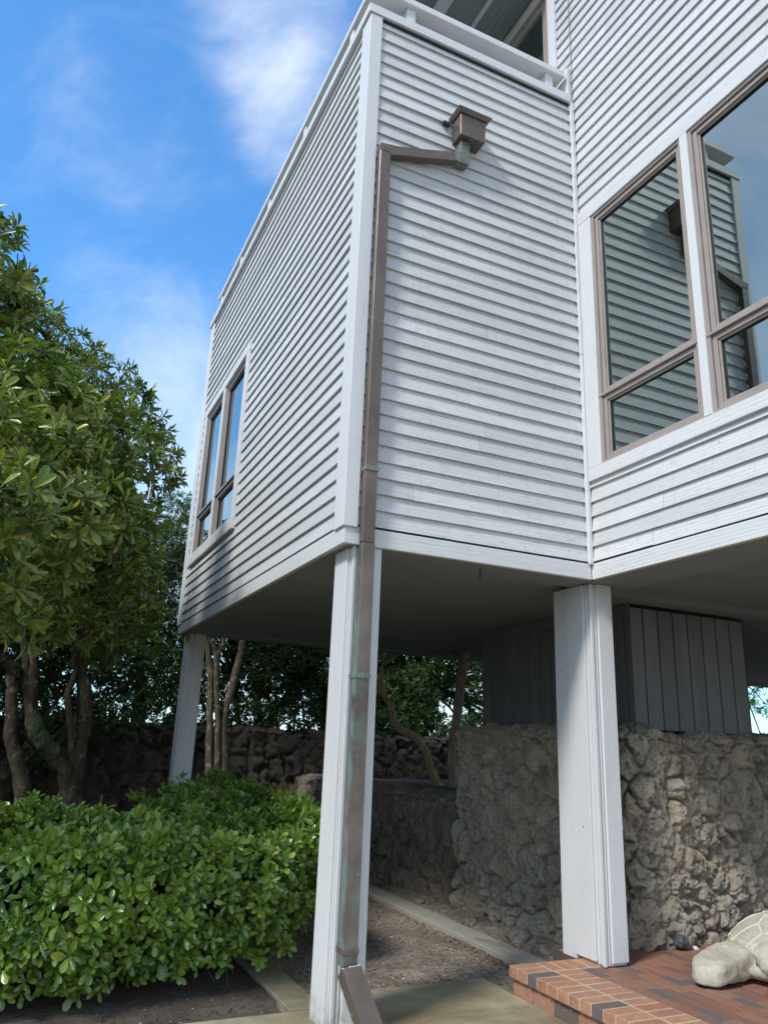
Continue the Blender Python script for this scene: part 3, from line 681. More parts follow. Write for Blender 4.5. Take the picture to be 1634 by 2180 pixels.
# ------------------------------------------------------------------ rubble walls
def rubble(name, path, H, base, depth_in, step, mat, seed, cell=.215, amp=.105, label='', topvar=.05, endclip=None):
    """path: polyline of (x,y); the face looks to the left of travel; the top is carried inward"""
    P = [np.array(p, float) for p in path]; L = [0]
    for a, b in zip(P, P[1:]): L.append(L[-1] + np.linalg.norm(b - a))
    nu = int(L[-1] / step) + 1; ns = int((H - base + depth_in) / step) + 1
    u = np.linspace(0, L[-1], nu); s = np.linspace(0, H - base + depth_in, ns)
    bx = np.interp(u, L, [p[0] for p in P]); by = np.interp(u, L, [p[1] for p in P])
    # smoothed tangents -> normals
    k = max(1, int(.16 / step)); ker = np.ones(2 * k + 1) / (2 * k + 1)
    pad = lambda a: np.convolve(np.concatenate([a[0] - (a[1:k + 1] - a[0])[::-1], a, a[-1] + (a[-1] - a[-k - 1:-1])[::-1]]), ker, 'valid')
    bx, by = pad(bx), pad(by)
    tx = np.gradient(bx); ty = np.gradient(by); ln = np.hypot(tx, ty); nx, ny = ty / ln, -tx / ln
    U, S = np.meshgrid(u, s, indexing='ij')
    hh = H - base + topvar * (fbm(U * 2.2, U * 0, seed + 3) - .5) * 2 + topvar * .8 * (fbm(U * 9, U * 0, seed + 5) - .5)
    over = np.clip(S - (H - base), 0, None)
    front = np.clip(S, 0, H - base) / (H - base) * hh
    r = np.clip(over / .10, 0, 1); roundz = -.035 * (1 - r) * (S > H - base - .06)
    wu = U + .17 * (fbm(U * 3.2, S * 3.2, seed + 11) - .5) + .03 * (fbm(U * 19, S * 19, seed + 13) - .5); wsx = S + .17 * (fbm(U * 3.2 + 9, S * 3.2, seed + 12) - .5) + .03 * (fbm(U * 19 + 4, S * 19, seed + 14) - .5)
    f1, f2, rid = worley(wu / cell, wsx / (cell * 1.15), seed)
    g1, g2, gid = worley(wu / (cell * .42), wsx / (cell * .42), seed + 50)
    edge = np.clip((f2 - f1) / .42, 0, 1); bulge = (1 - (1 - edge) ** 2) * (.12 + .95 * rid)
    mortar = fbm(U * 3.1, S * 3.1, seed + 20)                     # where mortar was smeared over the stones
    sm = np.clip((mortar - .39) / .13, 0, 1)
    small = np.sqrt(np.clip((g2 - g1) / .3, 0, 1)) * (gid > .6) * .22
    stone = bulge * (1 - .55 * sm) + .30 * sm + small * (1 - sm) * .35
    crack = -np.exp(-((f2 - f1) / .05) ** 2) * (.75 - .6 * sm) * np.clip((fbm(U * 4, S * 4, seed + 60) - .36) / .12, 0, 1)
    pits = -.8 * np.clip((fbm(U * 7, S * 7, seed + 30, 3) - .67) / .06, 0, 1) - .35 * np.clip((fbm(U * 23, S * 23, seed + 31, 3) - .63) / .08, 0, 1)
    rough = .40 * (fbm(U * 14, S * 14, seed + 40, 5, .65) - .5) +   .20 * (fbm(U * 45, S * 45, seed + 41, 3) - .5)
    d = amp * (stone + crack + pits + rough - .3)
    out = d * (1 - .75 * r)
    lean = .05 * (1 - front / (H - base))                          # slight batter
    X = bx[:, None] + nx[:, None] * (out + lean - over); Y = by[:, None] + ny[:, None] * (out + lean - over)
    Zc = base + front + roundz + d * .55 * r
    V = np.stack([X.ravel(), Y.ravel(), Zc.ravel()], 1)
    i = (np.arange(nu - 1)[:, None] * ns + np.arange(ns - 1)[None, :])
    F = np.stack([i, i + ns, i + ns + 1, i + 1], -1).reshape(-1, 4)
    nv = len(V)                                                    # solid: back face and ends
    inner = np.stack([bx - nx * depth_in, by - ny * depth_in], 1)
    lo = np.concatenate([inner, np.full((nu, 1), base)], 1)
    V = np.concatenate([V, lo]); j = np.arange(nu - 1)
    Fb = np.stack([j * ns + ns - 1, (j + 1) * ns + ns - 1, nv + j + 1, nv + j], -1)
    F = np.concatenate([F, Fb])
    me = bpy.data.meshes.new(name); np_mesh(me, V, F)
    for nm, arr in (('stone', np.clip(edge * 3, 0, 1) * (1 - sm)), ('rnd', rid)):
        at = me.attributes.new(nm, 'FLOAT', 'POINT'); full = np.zeros(len(V)); full[:nv] = arr.ravel(); at.data.foreach_set('value', full.astype(np.float32))
    o = link(name, me, mat, smooth=True)
    # end caps
    import bmesh
    bm = bmesh.new(); bm.from_mesh(me); bm.verts.ensure_lookup_table()
    for c in (0, nu - 1):
        vs = [bm.verts[c * ns + t] for t in range(ns)] + [bm.verts[nv + c]]
        try: bm.faces.new(vs if c else vs[::-1])
        except ValueError: pass
    bm.to_mesh(me); bm.free()
    return tag(o, label, 'stone wall')
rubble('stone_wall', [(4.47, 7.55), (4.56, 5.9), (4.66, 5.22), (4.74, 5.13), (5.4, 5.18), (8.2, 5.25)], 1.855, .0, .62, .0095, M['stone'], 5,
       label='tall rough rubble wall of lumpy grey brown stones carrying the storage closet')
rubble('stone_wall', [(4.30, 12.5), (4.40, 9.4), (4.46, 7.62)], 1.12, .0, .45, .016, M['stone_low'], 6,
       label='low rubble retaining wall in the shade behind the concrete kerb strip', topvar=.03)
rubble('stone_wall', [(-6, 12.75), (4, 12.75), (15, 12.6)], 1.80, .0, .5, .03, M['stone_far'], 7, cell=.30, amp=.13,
       label='rubble boundary wall at the back, toned dark for the shade under the trees', topvar=.05)
# loose stones at the foot of the wall
def rock(loc, s, seed, mat, label, flat=.6):
    import bmesh
    bm = bmesh.new(); bmesh.ops.create_icosphere(bm, subdivisions=4, radius=1)
    for v in bm.verts:
        n = mnoise.fractal(v.co * 1.3 + Vector((seed, 0, 0)), 1, 2, 5) * .35 + mnoise.noise(v.co * 4 + Vector((seed, 3, 0))) * .10
        v.co *= 1 + n
        v.co = Vector((v.co.x * s[0], v.co.y * s[1], v.co.z * s[2]))
    me = bpy.data.meshes.new('rock'); bm.to_mesh(me); bm.free()
    o = link('rock', me, mat, smooth=True); o.location = loc; o.rotation_euler.z = seed
    return tag(o, label, 'rock', 'loose rocks along the foot of the rubble wall')
M['rock'] = plain('coral_rock', (.21, .185, .155), .95, var=.4, scale=14., bump=(40, 1., .02))
M['slate'] = plain('dark_pebble', (.085, .09, .095), .7, var=.3, scale=12., bump=(30, .6, .01))
rock((4.30, 6.18, .07), (.16, .11, .075), 1.3, M['rock'], 'broad pitted rock lump lying beside the kerb strip, nearest the tall wall foot')
rock((4.33, 5.78, .07), (.15, .09, .055), 2.6, M['rock'], 'flat pitted rock half buried in soil next to the boxed post')
rock((4.24, 5.52, .07), (.085, .035, .030), .5, M['slate'], 'small grey splinter of rock closest to the brick platform edge')
rock((4.27, 6.95, .05), (.12, .07, .04), 4.1, M['rock'], 'low mossy rock further back beside the kerb strip')
rock((4.22, 7.9, .05), (.10, .08, .04), 5.2, M['rock'], 'dim rock far along the kerb strip in deep shade')
rock((5.02, 5.04, .255), (.055, .045, .05), 3.2, M['slate'], 'rounded blue grey stone wedged at the wall foot on the bricks')
rock((5.15, 5.02, .205), (.045, .02, .014), 1.1, M['seam'], 'small pale pebble lying on the bricks by the wall foot')
rock((4.93, 5.30, 1.87), (.11, .05, .045), 1.9, M['rock'], 'angular tan stone sitting on top of the tall wall against the closet')
rock((4.76, 5.30, 1.86), (.05, .04, .03), 2.9, M['rock'], 'smooth round stone on the wall top next to the boxed post')
rock((6.72, 5.33, 1.86), (.09, .07, .05), 3.9, M['rock'], 'domed stone on the wall top past the closet corner')

# ------------------------------------------------------------------ brick platform
plat = thing('brick_platform', (4.6, 3.5, 0), 'raised red brick platform with cream mortared nosing in front of the rubble wall', 'brick platform')
def bricks():
    T = .197; mb = MB(); nose = MB(); pav = MB(); ris = MB(); g = .0095
    y = 5.072; w = .099
    i = 0
    while y - w > .62:
        j = lambda s=.0016: random.uniform(-s, s)
        nose.box(3.430 + j(), 3.6465, y - w + j(), y + j(), T - .072, T + .0015 + j(.0012)); y -= w + g; i += 1
    y = 4.852
    while y - w > .62:
        nose.box(3.6565, 3.868, y - w + random.uniform(-.001, .001), y, T - .05, T + .0015 + random.uniform(-.001, .001)); y -= w + g
    x = 3.6565
    while x < 4.05:
        nose.box(x, x + w, 4.862, 5.072, T - .05, T + .0015 + random.uniform(-.001, .001)); x += w + g
    nose.build('nosing_brick', M['brick'], plat, bevel=.005)
    mb = MB(); mb.box(3.436, 3.872, .62, 5.067, T - .066, T - .0012).box(3.8725, 4.06, 4.8555, 5.067, T - .06, T - .0012); mb.build('mortar', M['mortar'], plat)
    x = 3.876; r = 0
    while x < 8.4:
        y1 = 5.35 if x > 4.06 else 4.850
        y = y1 + (.103 if r % 2 else 0) - .0
        while y > .7:
            y0 = y - .205; ya = min(y, y1)
            if ya - y0 > .03:
                z = T - .004 + random.uniform(-.0022, .0022); pav.box(x, x + .0985, y0 + .0035, ya, T - .05, z)
            y = y0
        x += .1025; r += 1
    pav.build('paving_brick', M['paver'], plat, bevel=.0035)
    mb = MB(); mb.box(3.8725, 8.5, .66, 4.8545, .0, T - .0125).box(4.0605, 8.5, 4.855, 5.4, .0, T - .0125).box(3.475, 3.872, .66, 5.055, .0, T - .067); mb.build('joint_bed', M['joint'], plat)
    y = 5.06
    while y > .9:
        ris.box(3.459, 3.474, y - .222, y, .006, .122 + random.uniform(-.001, .001)); y -= .231
    x = 3.4745
    while x < 4.0:
        ris.box(x, x + .222, 5.0555, 5.066, .006, .122); x += .23
    ris.build('riser_brick', M['brick'], plat, bevel=.004)
bricks()

# ------------------------------------------------------------------ turtle statue
def ell(bm, c, s, rot=(0, 0, 0), seg=24):
    import bmesh
    r = bmesh.ops.create_uvsphere(bm, u_segments=seg, v_segments=seg // 2, radius=1)
    from mathutils import Euler
    mt = Matrix.Translation(c) @ Euler(rot).to_matrix().to_4x4() @ Matrix.Diagonal((*s, 1))
    bmesh.ops.transform(bm, matrix=mt, verts=r['verts'])
TEX = bpy.data.textures.new('chisel', 'CLOUDS'); TEX.noise_scale = .07; TEX.noise_depth = 4
def turtle():
    import bmesh
    t = thing('turtle_statue', (5.30, 4.29, .197), 'pale cast stone sea turtle statue resting on the brick platform', 'statue')
    t.rotation_euler.z = math.radians(212); ABS[t.name] = Matrix.Translation((5.30, 4.29, .197)) @ Matrix.Rotation(math.radians(212), 4, 'Z')
    W = ABS[t.name]
    def add(name, bm, voxel, mat=M['statue'], smooth=6, parent=t):
        me = bpy.data.meshes.new(name); bmesh.ops.transform(bm, matrix=W, verts=bm.verts); bm.to_mesh(me); bm.free()
        o = link(name, me, mat, parent, smooth=True)
        if voxel:
            m = o.modifiers.new('remesh', 'REMESH'); m.mode = 'VOXEL'; m.voxel_size = voxel; m.use_smooth_shade = True
            s = o.modifiers.new('soft', 'SMOOTH'); s.iterations = smooth; s.factor = .6
            dm = o.modifiers.new('chips', 'DISPLACE'); dm.texture = TEX; dm.strength = .022; dm.mid_level = .5; dm.texture_coords = 'GLOBAL'
        return o
    # shell: domed, flaring rim, +x is the head end
    bm = bmesh.new(); NR, NA = 26, 72; rows = []
    for i in range(NR + 1):
        q = i / NR; row = []
        for k in range(NA):
            a = 2 * math.pi * k / NA
            rx = .56 * (1 - .10 * math.cos(a) ** 2 * (math.cos(a) < 0)); ry = .47
            z = .06 + .33 * (1 - q ** 2.3) ** .8 if q < 1 else .05
            if q > .86: z = .085 + (1 - q) * .35
            scal = 1 + .012 * math.cos(a * 14) * (q > .95)
            row.append(bm.verts.new((rx * q * math.cos(a) * scal, ry * q * math.sin(a) * scal, z)))
        rows.append(row)
    for i in range(NR):
        for k in range(NA):
            if i == 0:
                if k % 1 == 0: bm.faces.new((rows[0][k], rows[1][k], rows[1][(k + 1) % NA])) 
            else: bm.faces.new((rows[i][k], rows[i + 1][k], rows[i + 1][(k + 1) % NA], rows[i][(k + 1) % NA]))
    bot = [bm.verts.new((v.co.x * .93, v.co.y * .93, .035)) for v in rows[-1]]
    for k in range(NA): bm.faces.new((rows[-1][k], bot[k], bot[(k + 1) % NA], rows[-1][(k + 1) % NA]))
    bm.faces.new(bot[::-1]); bmesh.ops.remove_doubles(bm, verts=bm.verts, dist=.0005)
    shell = add('shell', bm, 0)
    # scute seams as raised cement lines following the dome
    def dome(x, y):
        q = min(1, math.hypot(x / .56, y / .47)); z = .06 + .33 * (1 - q ** 2.3) ** .8
        return .085 + (1 - q) * .35 if q > .86 else z
    bm = bmesh.new()
    def seam(pts, r=.0065):
        pts2 = []
        for a, b in zip(pts, pts[1:]):
            for s in range(6): pts2.append((a[0] + (b[0] - a[0]) * s / 6, a[1] + (b[1] - a[1]) * s / 6))
        pts2.append(pts[-1]); m_ = MB(); m_.tube([(x, y, dome(x, y) + .001) for x, y in pts2], [r * random.uniform(.7, 1.2) for _ in pts2], 6)
        me = bpy.data.meshes.new('tmp'); me.from_pydata(m_.v, [], m_.f); bm.from_mesh(me); bpy.data.meshes.remove(me)
    hexes = []
    for i in range(4):
        x = -.34 + i * .225; seam([(x, -.11), (x + .045, 0), (x, .11)][0:3]) if False else seam([(x, -.12), (x, .12)])
        for s in (-1, 1):
            seam([(x, s * .12), (x + .1125, s * .155), (x + .225, s * .12)]) if i < 3 else None
            seam([(x + .1125, s * .155), (x + .13, s * .36)]) if i < 3 else seam([(x, s * .12), (x + .07, s * .27)])
        if i == 0:
            for s in (-1, 1): seam([(x, s * .12), (x - .04, s * .27)])
    ringp = [(.56 * .80 * math.cos(a), .47 * .80 * math.sin(a)) for a in [2 * math.pi * k / 40 for k in range(41)]]; seam(ringp)
    for k in range(20):
        a = 2 * math.pi * (k + .5) / 20; seam([(.56 * .80 * math.cos(a), .47 * .80 * math.sin(a)), (.56 * .985 * math.cos(a), .47 * .985 * math.sin(a))], .005)
    add('scute_seam', bm, 0, M['seam'], parent=shell)
    # flippers
    def flipper(pts, name='flipper'):
        bm = bmesh.new()
        for (a, ra, ha), (b, rb, hb) in zip(pts, pts[1:]):
            for s in range(7):
                f = s / 7; c = Vector(a).lerp(Vector(b), f); r = ra + (rb - ra) * f; h = ha + (hb - ha) * f
                ell(bm, c, (r, r, h), seg=14)
        add(name, bm, .012, smooth=8)
    def slab_flipper(sec):
        bm = bmesh.new(); rings = []
        for k, (x, y, hw, zt) in enumerate(sec):
            a = sec[max(k - 1, 0)]; b = sec[min(k + 1, len(sec) - 1)]; d = Vector((b[0] - a[0], b[1] - a[1], 0)).normalized(); n_ = Vector((-d.y, d.x, 0)); ring = []
            for q in range(20):
                t_ = 2 * math.pi * q / 20; cx_ = math.copysign(abs(math.cos(t_)) ** .45, math.cos(t_)); sz = math.copysign(abs(math.sin(t_)) ** .55, math.sin(t_))
                ring.append(bm.verts.new(Vector((x, y, .012 + zt * .5)) + n_ * hw * cx_ + Vector((0, 0, zt * .5 * sz))))
            rings.append(ring)
        for r0_, r1_ in zip(rings, rings[1:]):
            for q in range(20): bm.faces.new((r0_[q], r0_[(q + 1) % 20], r1_[(q + 1) % 20], r1_[q]))
        bm.faces.new(rings[0][::-1]); bm.faces.new(rings[-1])
        bmesh.ops.recalc_face_normals(bm, faces=bm.faces); add('flipper', bm, .011, smooth=5)
    slab_flipper([(.26, -.24, .14, .20), (.42, -.32, .15, .19), (.56, -.37, .145, .165), (.68, -.40, .13, .15), (.755, -.405, .11, .135), (.80, -.40, .085, .115), (.82, -.395, .05, .085)])
    flipper([((.36, .28, .14), .13, .085), ((.60, .44, .09), .115, .06), ((.74, .62, .06), .085, .045), ((.80, .76, .05), .05, .03)])
    flipper([((-.42, -.26, .08), .10, .05), ((-.60, -.38, .05), .075, .035)]); flipper([((-.42, .26, .08), .10, .05), ((-.60, .38, .05), .075, .035)])
    # neck and head
    bm = bmesh.new()
    for f in np.linspace(0, 1, 9):
        ell(bm, (.40 + .36 * f, -.0, .13 + .10 * f), (.13, .125 - .03 * f, .105 - .02 * f), seg=16)
    ell(bm, (.83, 0, .25), (.135, .105, .095)); ell(bm, (.93, 0, .225), (.075, .07, .06)); ell(bm, (.86, 0, .285), (.08, .07, .06))
    for s in (-1, 1): ell(bm, (.88, s * .082, .265), (.034, .02, .026), seg=12)
    head = add('head', bm, .009, smooth=4)
    for s in (-1, 1):
        bm = bmesh.new(); ell(bm, (.885, s * .098, .267), (.020, .010, .016), seg=14); add('eye', bm, 0, parent=head)
    mb_pts = [(.80, -.097, .215), (.88, -.088, .208), (.955, -.045, .205), (.985, 0, .206), (.955, .045, .205), (.88, .088, .208), (.80, .097, .215)]
    m_ = MB(); m_.tube(mb_pts, [.005] * 7, 6); bm = bmesh.new(); me = bpy.data.meshes.new('tmp'); me.from_pydata(m_.v, [], m_.f); bm.from_mesh(me); add('mouth', bm, 0, M['joint'], parent=head)
turtle()

# ------------------------------------------------------------------ foliage
HI = (np.array([(0, 0, 0), (.34, -.27, .05), (.34, 0, -.01), (.34, .27, .05), (.72, -.5, .04), (.72, 0, -.05), (.72, .5, .04), (.94, -.32, -.04), (1, 0, -.12), (.94, .32, -.04)], float),
      [(0, 1, 2), (0, 2, 3), (1, 4, 5, 2), (2, 5, 6, 3), (4, 7, 8, 5), (5, 8, 9, 6)])
LO = (np.array([(0, 0, 0), (.55, -.5, .06), (1, 0, -.10), (.55, .5, .06)], float), [(0, 1, 2), (0, 2, 3)])
def leaves(name, P, A, n_leaf, length, width, mat, parent, tmpl=HI, spread=(35, 85), jitter=.35):
    """rosettes: P positions (N,3), A axes (N,3)"""
    N = len(P); A = A / np.linalg.norm(A, axis=1, keepdims=True)
    ref = np.where(np.abs(A[:, 2:3]) < .9, np.array([[0, 0, 1.]]), np.array([[1., 0, 0]]))
    B = np.cross(A, ref); B /= np.linalg.norm(B, axis=1, keepdims=True); C = np.cross(A, B)
    k = np.arange(n_leaf)[None, :]
    az = k * 2.399 + RNG.uniform(0, 6.28, (N, 1)) + RNG.normal(0, jitter, (N, n_leaf))
    el = np.radians(spread[0] + (spread[1] - spread[0]) * (k / max(1, n_leaf - 1)) + RNG.normal(0, 9, (N, n_leaf)))
    R = B[:, None] * np.cos(az)[..., None] + C[:, None] * np.sin(az)[..., None]
    D = A[:, None] * np.cos(el)[..., None] + R * np.sin(el)[..., None]
    Nn = A[:, None] * np.sin(el)[..., None] - R * np.cos(el)[..., None]
    D = D + np.array([0, 0, -.10]); D /= np.linalg.norm(D, axis=2, keepdims=True)
    Wd = np.cross(Nn, D); Wd /= np.linalg.norm(Wd, axis=2, keepdims=True); Nn = np.cross(D, Wd)
    ln = length * RNG.uniform(.62, 1.2, (N, n_leaf)) * RNG.uniform(.75, 1.15, (N, 1)); wd = width * RNG.uniform(.8, 1.15, (N, n_leaf)) * (ln / length)
    org = P[:, None] + A[:, None] * (RNG.uniform(-.25, .05, (N, n_leaf)) * length)[..., None] + D * (.08 * length)
    tv, tf = tmpl; V = (org[:, :, None] + D[:, :, None] * (ln[..., None] * tv[:, 0])[..., None]
                        + Wd[:, :, None] * (wd[..., None] * tv[:, 1])[..., None] + Nn[:, :, None] * (ln[..., None] * tv[:, 2])[..., None])
    V = V.reshape(-1, 3); m = N * n_leaf; nv = len(tv)
    me = bpy.data.meshes.new(name); me.vertices.add(len(V)); me.vertices.foreach_set('co', V.astype(np.float32).ravel())
    loops = np.concatenate([np.array(f) for f in tf]); sizes = np.array([len(f) for f in tf])
    LI = (np.arange(m)[:, None] * nv + loops[None, :]).ravel(); SZ = np.tile(sizes, m); ST = np.concatenate([[0], np.cumsum(SZ)[:-1]])
    me.loops.add(len(LI)); me.loops.foreach_set('vertex_index', LI.astype(np.int32))
    me.polygons.add(len(SZ)); me.polygons.foreach_set('loop_start', ST.astype(np.int32)); me.update(calc_edges=True)
    return link(name, me, mat, parent)
def sphere_dirs(n):
    d = RNG.normal(0, 1, (n, 3)); return d / np.linalg.norm(d, axis=1, keepdims=True)
def blob_points(blobs, dens, inner=.25, up=.45, low=-.8, squash=.85, clump=0.0):
    Ps, As = [], []
    arr = np.array([b[:4] for b in blobs])
    for b in blobs:
        n = int(dens * 4 * math.pi * b[3] ** 2); d = sphere_dirs(n); d = d[d[:, 2] > low]
        lump = np.array([mnoise.noise(Vector(v) * 2.2 + Vector(b[:3])) for v in d])
        rr = b[3] * (1 + .30 * lump) * np.where(RNG.random(len(d)) < .7, RNG.uniform(.86, 1.06, len(d)), RNG.uniform(inner, .9, len(d)))
        keep = (lump > -.32 + clump)
        p = np.array(b[:3]) + d * rr[:, None] * np.array([1, 1, squash]); a = d + np.array([0, 0, up]) + RNG.normal(0, .35, d.shape)
        p, a = p[keep], a[keep]
        ins = np.zeros(len(p), bool)
        for c in arr:
            if abs(c[0] - b[0]) + abs(c[1] - b[1]) + abs(c[2] - b[2]) > 1e-6:
                ins |= (np.linalg.norm((p - c[:3]) / np.array([1, 1, squash]), axis=1) < c[3] * .60)
        Ps.append(p[~ins]); As.append(a[~ins])
    return np.concatenate(Ps), np.concatenate(As)
def limb(mb, pts, radii, n=9, sub=5, wob=.25, jit=.006):
    p, r = smooth_path(pts, radii, sub, jit); mb.tube(p, r, n, wob)

# hedge ------------------------------------------------------------
def hedge():
    h = thing('hedge', (1.0, 7.0, 0), 'clipped bushy hedge of glossy green leaf rosettes in front of the left tree', 'hedge')
    Ps, As = [], []
    def topz(x, y): 
        return .985 + .17 * np.clip((y - 7.2) / 2, 0, 1) + .30 * (fbm(x * 1.7, y * 1.7, 3) - .5) + .22 * (fbm(x * 5, y * 5, 4) - .5) - .30 * np.clip((x - 2.0) / .5, 0, 1) ** 2 * (y < 6.8)
    def fronty(x, z): return 5.78 + (.05 + .30 * np.clip((x - 1.1) / 1., 0, 1)) * np.clip(1 - z / .8, 0, 1) ** 1.4 - .16 * np.sin(np.clip(z / 1.1, 0, 1) * math.pi) + .34 * (fbm(x * 2.2, z * 2.4, 6) - .5) + .16 * (fbm(x * 6, z * 6, 8) - .5) + .45 * np.clip((x - 1.7) / .7, 0, 1) ** 2
    def sidex(y, z): return 2.27 - .38 * np.clip(1 - z / .85, 0, 1) ** 1.3 + .28 * np.clip((y - 6.2) / 2.2, 0, 1) + .14 * np.sin(np.clip(z / 1.1, 0, 1) * math.pi) + .18 * (fbm(y * 2, z * 2, 9) - .5) - .10 * (z < .25)
    n = 1350; x = RNG.uniform(-.9, 2.6, n); yb = np.where(x < 1.0, 7.35, 7.35 + (x - 1.0) * 2.1); y = RNG.uniform(0, 1, n); y = 5.9 + (yb - 5.9) * y
    Ps.append(np.stack([x, y, topz(x, y) - np.abs(RNG.normal(0, .035, n))], 1)); As.append(np.stack([RNG.normal(0, .4, n), RNG.normal(-.15, .4, n), np.ones(n)], 1))
    n = 1200; x = RNG.uniform(-.9, 2.4, n); z = .02 + 1.1 * RNG.random(n) ** .9; z = np.where(RNG.random(n) < .0, z, z)
    low = .03 + .17 * fbm(x * 2.5, x * 0, 21) + .26 * np.clip((x - 1.0) / 1.0, 0, 1) ; keep = (z > low - .05) & (RNG.random(n) < .70 + .5 * z) & (fbm(x * 3.6, z * 3.6, 31) > .30)
    dep = np.abs(RNG.normal(0, .10, n)) - .03; P = np.stack([np.minimum(x, sidex(x * 0 + 6, z)), fronty(x, z) + dep, np.minimum(z, topz(x, x * 0 + 6))], 1)
    Aa = np.stack([RNG.normal(0, .45, n), -np.ones(n), RNG.normal(.55, .4, n)], 1); Ps.append(P[keep]); As.append(Aa[keep])
    n = 1500; y = RNG.uniform(5.95, 10.2, n); z = RNG.uniform(.2, 1.15, n); P = np.stack([np.minimum(sidex(y, z), 2.72) - np.abs(RNG.normal(0, .05, n)), y, z], 1)
    Ps.append(P); As.append(np.stack([np.ones(n), RNG.normal(-.2, .45, n), RNG.normal(.5, .4, n)], 1))
    n = 170; x = RNG.uniform(-.8, 2.3, n); y = RNG.uniform(5.85, 8.2, n); ok = (x > 1.1) | (y < 7.3); x, y = x[ok], y[ok]     # stray shoots above the clipped top
    sh = np.stack([x, y, topz(x, y) + RNG.uniform(.02, .10, len(x))], 1); Ps.append(sh); As.append(np.stack([RNG.normal(0, .35, len(x)), RNG.normal(-.1, .35, len(x)), np.ones(len(x))], 1))
    n = 120; x = RNG.uniform(-.8, 2.1, n); z = RNG.uniform(.15, .95, n); Ps.append(np.stack([x, fronty(x, z) - RNG.uniform(.03, .11, n), z], 1)); As.append(np.stack([RNG.normal(0, .5, n), -np.ones(n), RNG.uniform(-.2, .9, n)], 1))
    P = np.concatenate(Ps); Aa = np.concatenate(As)
    P += RNG.normal(0, .012, P.shape)
    hi = P[:, 1] < 7.2
    leaves('foliage', P[hi], Aa[hi], 9, .088, .037, M['leaf_hedge'], h, HI, (18, 86))
    leaves('foliage', P[~hi], Aa[~hi], 9, .086, .038, M['leaf_hedge'], h, LO, (20, 86))
    # interior leaves, shade put in by darker colour, so the body of the hedge is never hollow
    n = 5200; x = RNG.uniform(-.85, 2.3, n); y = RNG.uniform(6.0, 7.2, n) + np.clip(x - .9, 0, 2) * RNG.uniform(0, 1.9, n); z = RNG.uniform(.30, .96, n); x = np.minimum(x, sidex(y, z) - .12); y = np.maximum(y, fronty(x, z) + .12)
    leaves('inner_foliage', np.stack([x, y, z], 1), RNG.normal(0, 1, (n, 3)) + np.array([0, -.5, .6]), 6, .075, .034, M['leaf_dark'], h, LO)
    mb = MB()
    for i in range(46):
        bx = random.uniform(-.7, 2.1); by = random.uniform(6.0, 6.9); p = [(bx, by, 0)]; q = Vector((bx, by, 0)); d = Vector((random.uniform(-.5, .5), random.uniform(-.75, .1), 1)).normalized()
        for s in range(5):
            q = q + d * .17; d = (d + Vector((random.uniform(-.4, .4), random.uniform(-.4, .25), .1))).normalized(); p.append(tuple(q))
        limb(mb, p, [.011, .009, .008, .006, .004, .003], 5, 3, 0, .004)
    for i in range(26):                                        # bare drooping twigs under the skirt
        bx = random.uniform(-.3, 2.1); q = Vector((bx, 5.95, random.uniform(.2, .45))); d = Vector((random.uniform(-.7, .7), -.45, random.uniform(-.9, -.2))).normalized(); p = [tuple(q)]
        for s in range(3):
            q = q + d * .09; d = (d + Vector((random.uniform(-.3, .3), random.uniform(-.2, .2), .12))).normalized(); q.z = max(q.z, .03); p.append(tuple(q))
        limb(mb, p, [.004, .0032, .0025, .0015], 4, 3, 0, .003)
    mb.build('stem', M['twig'], h)
hedge()

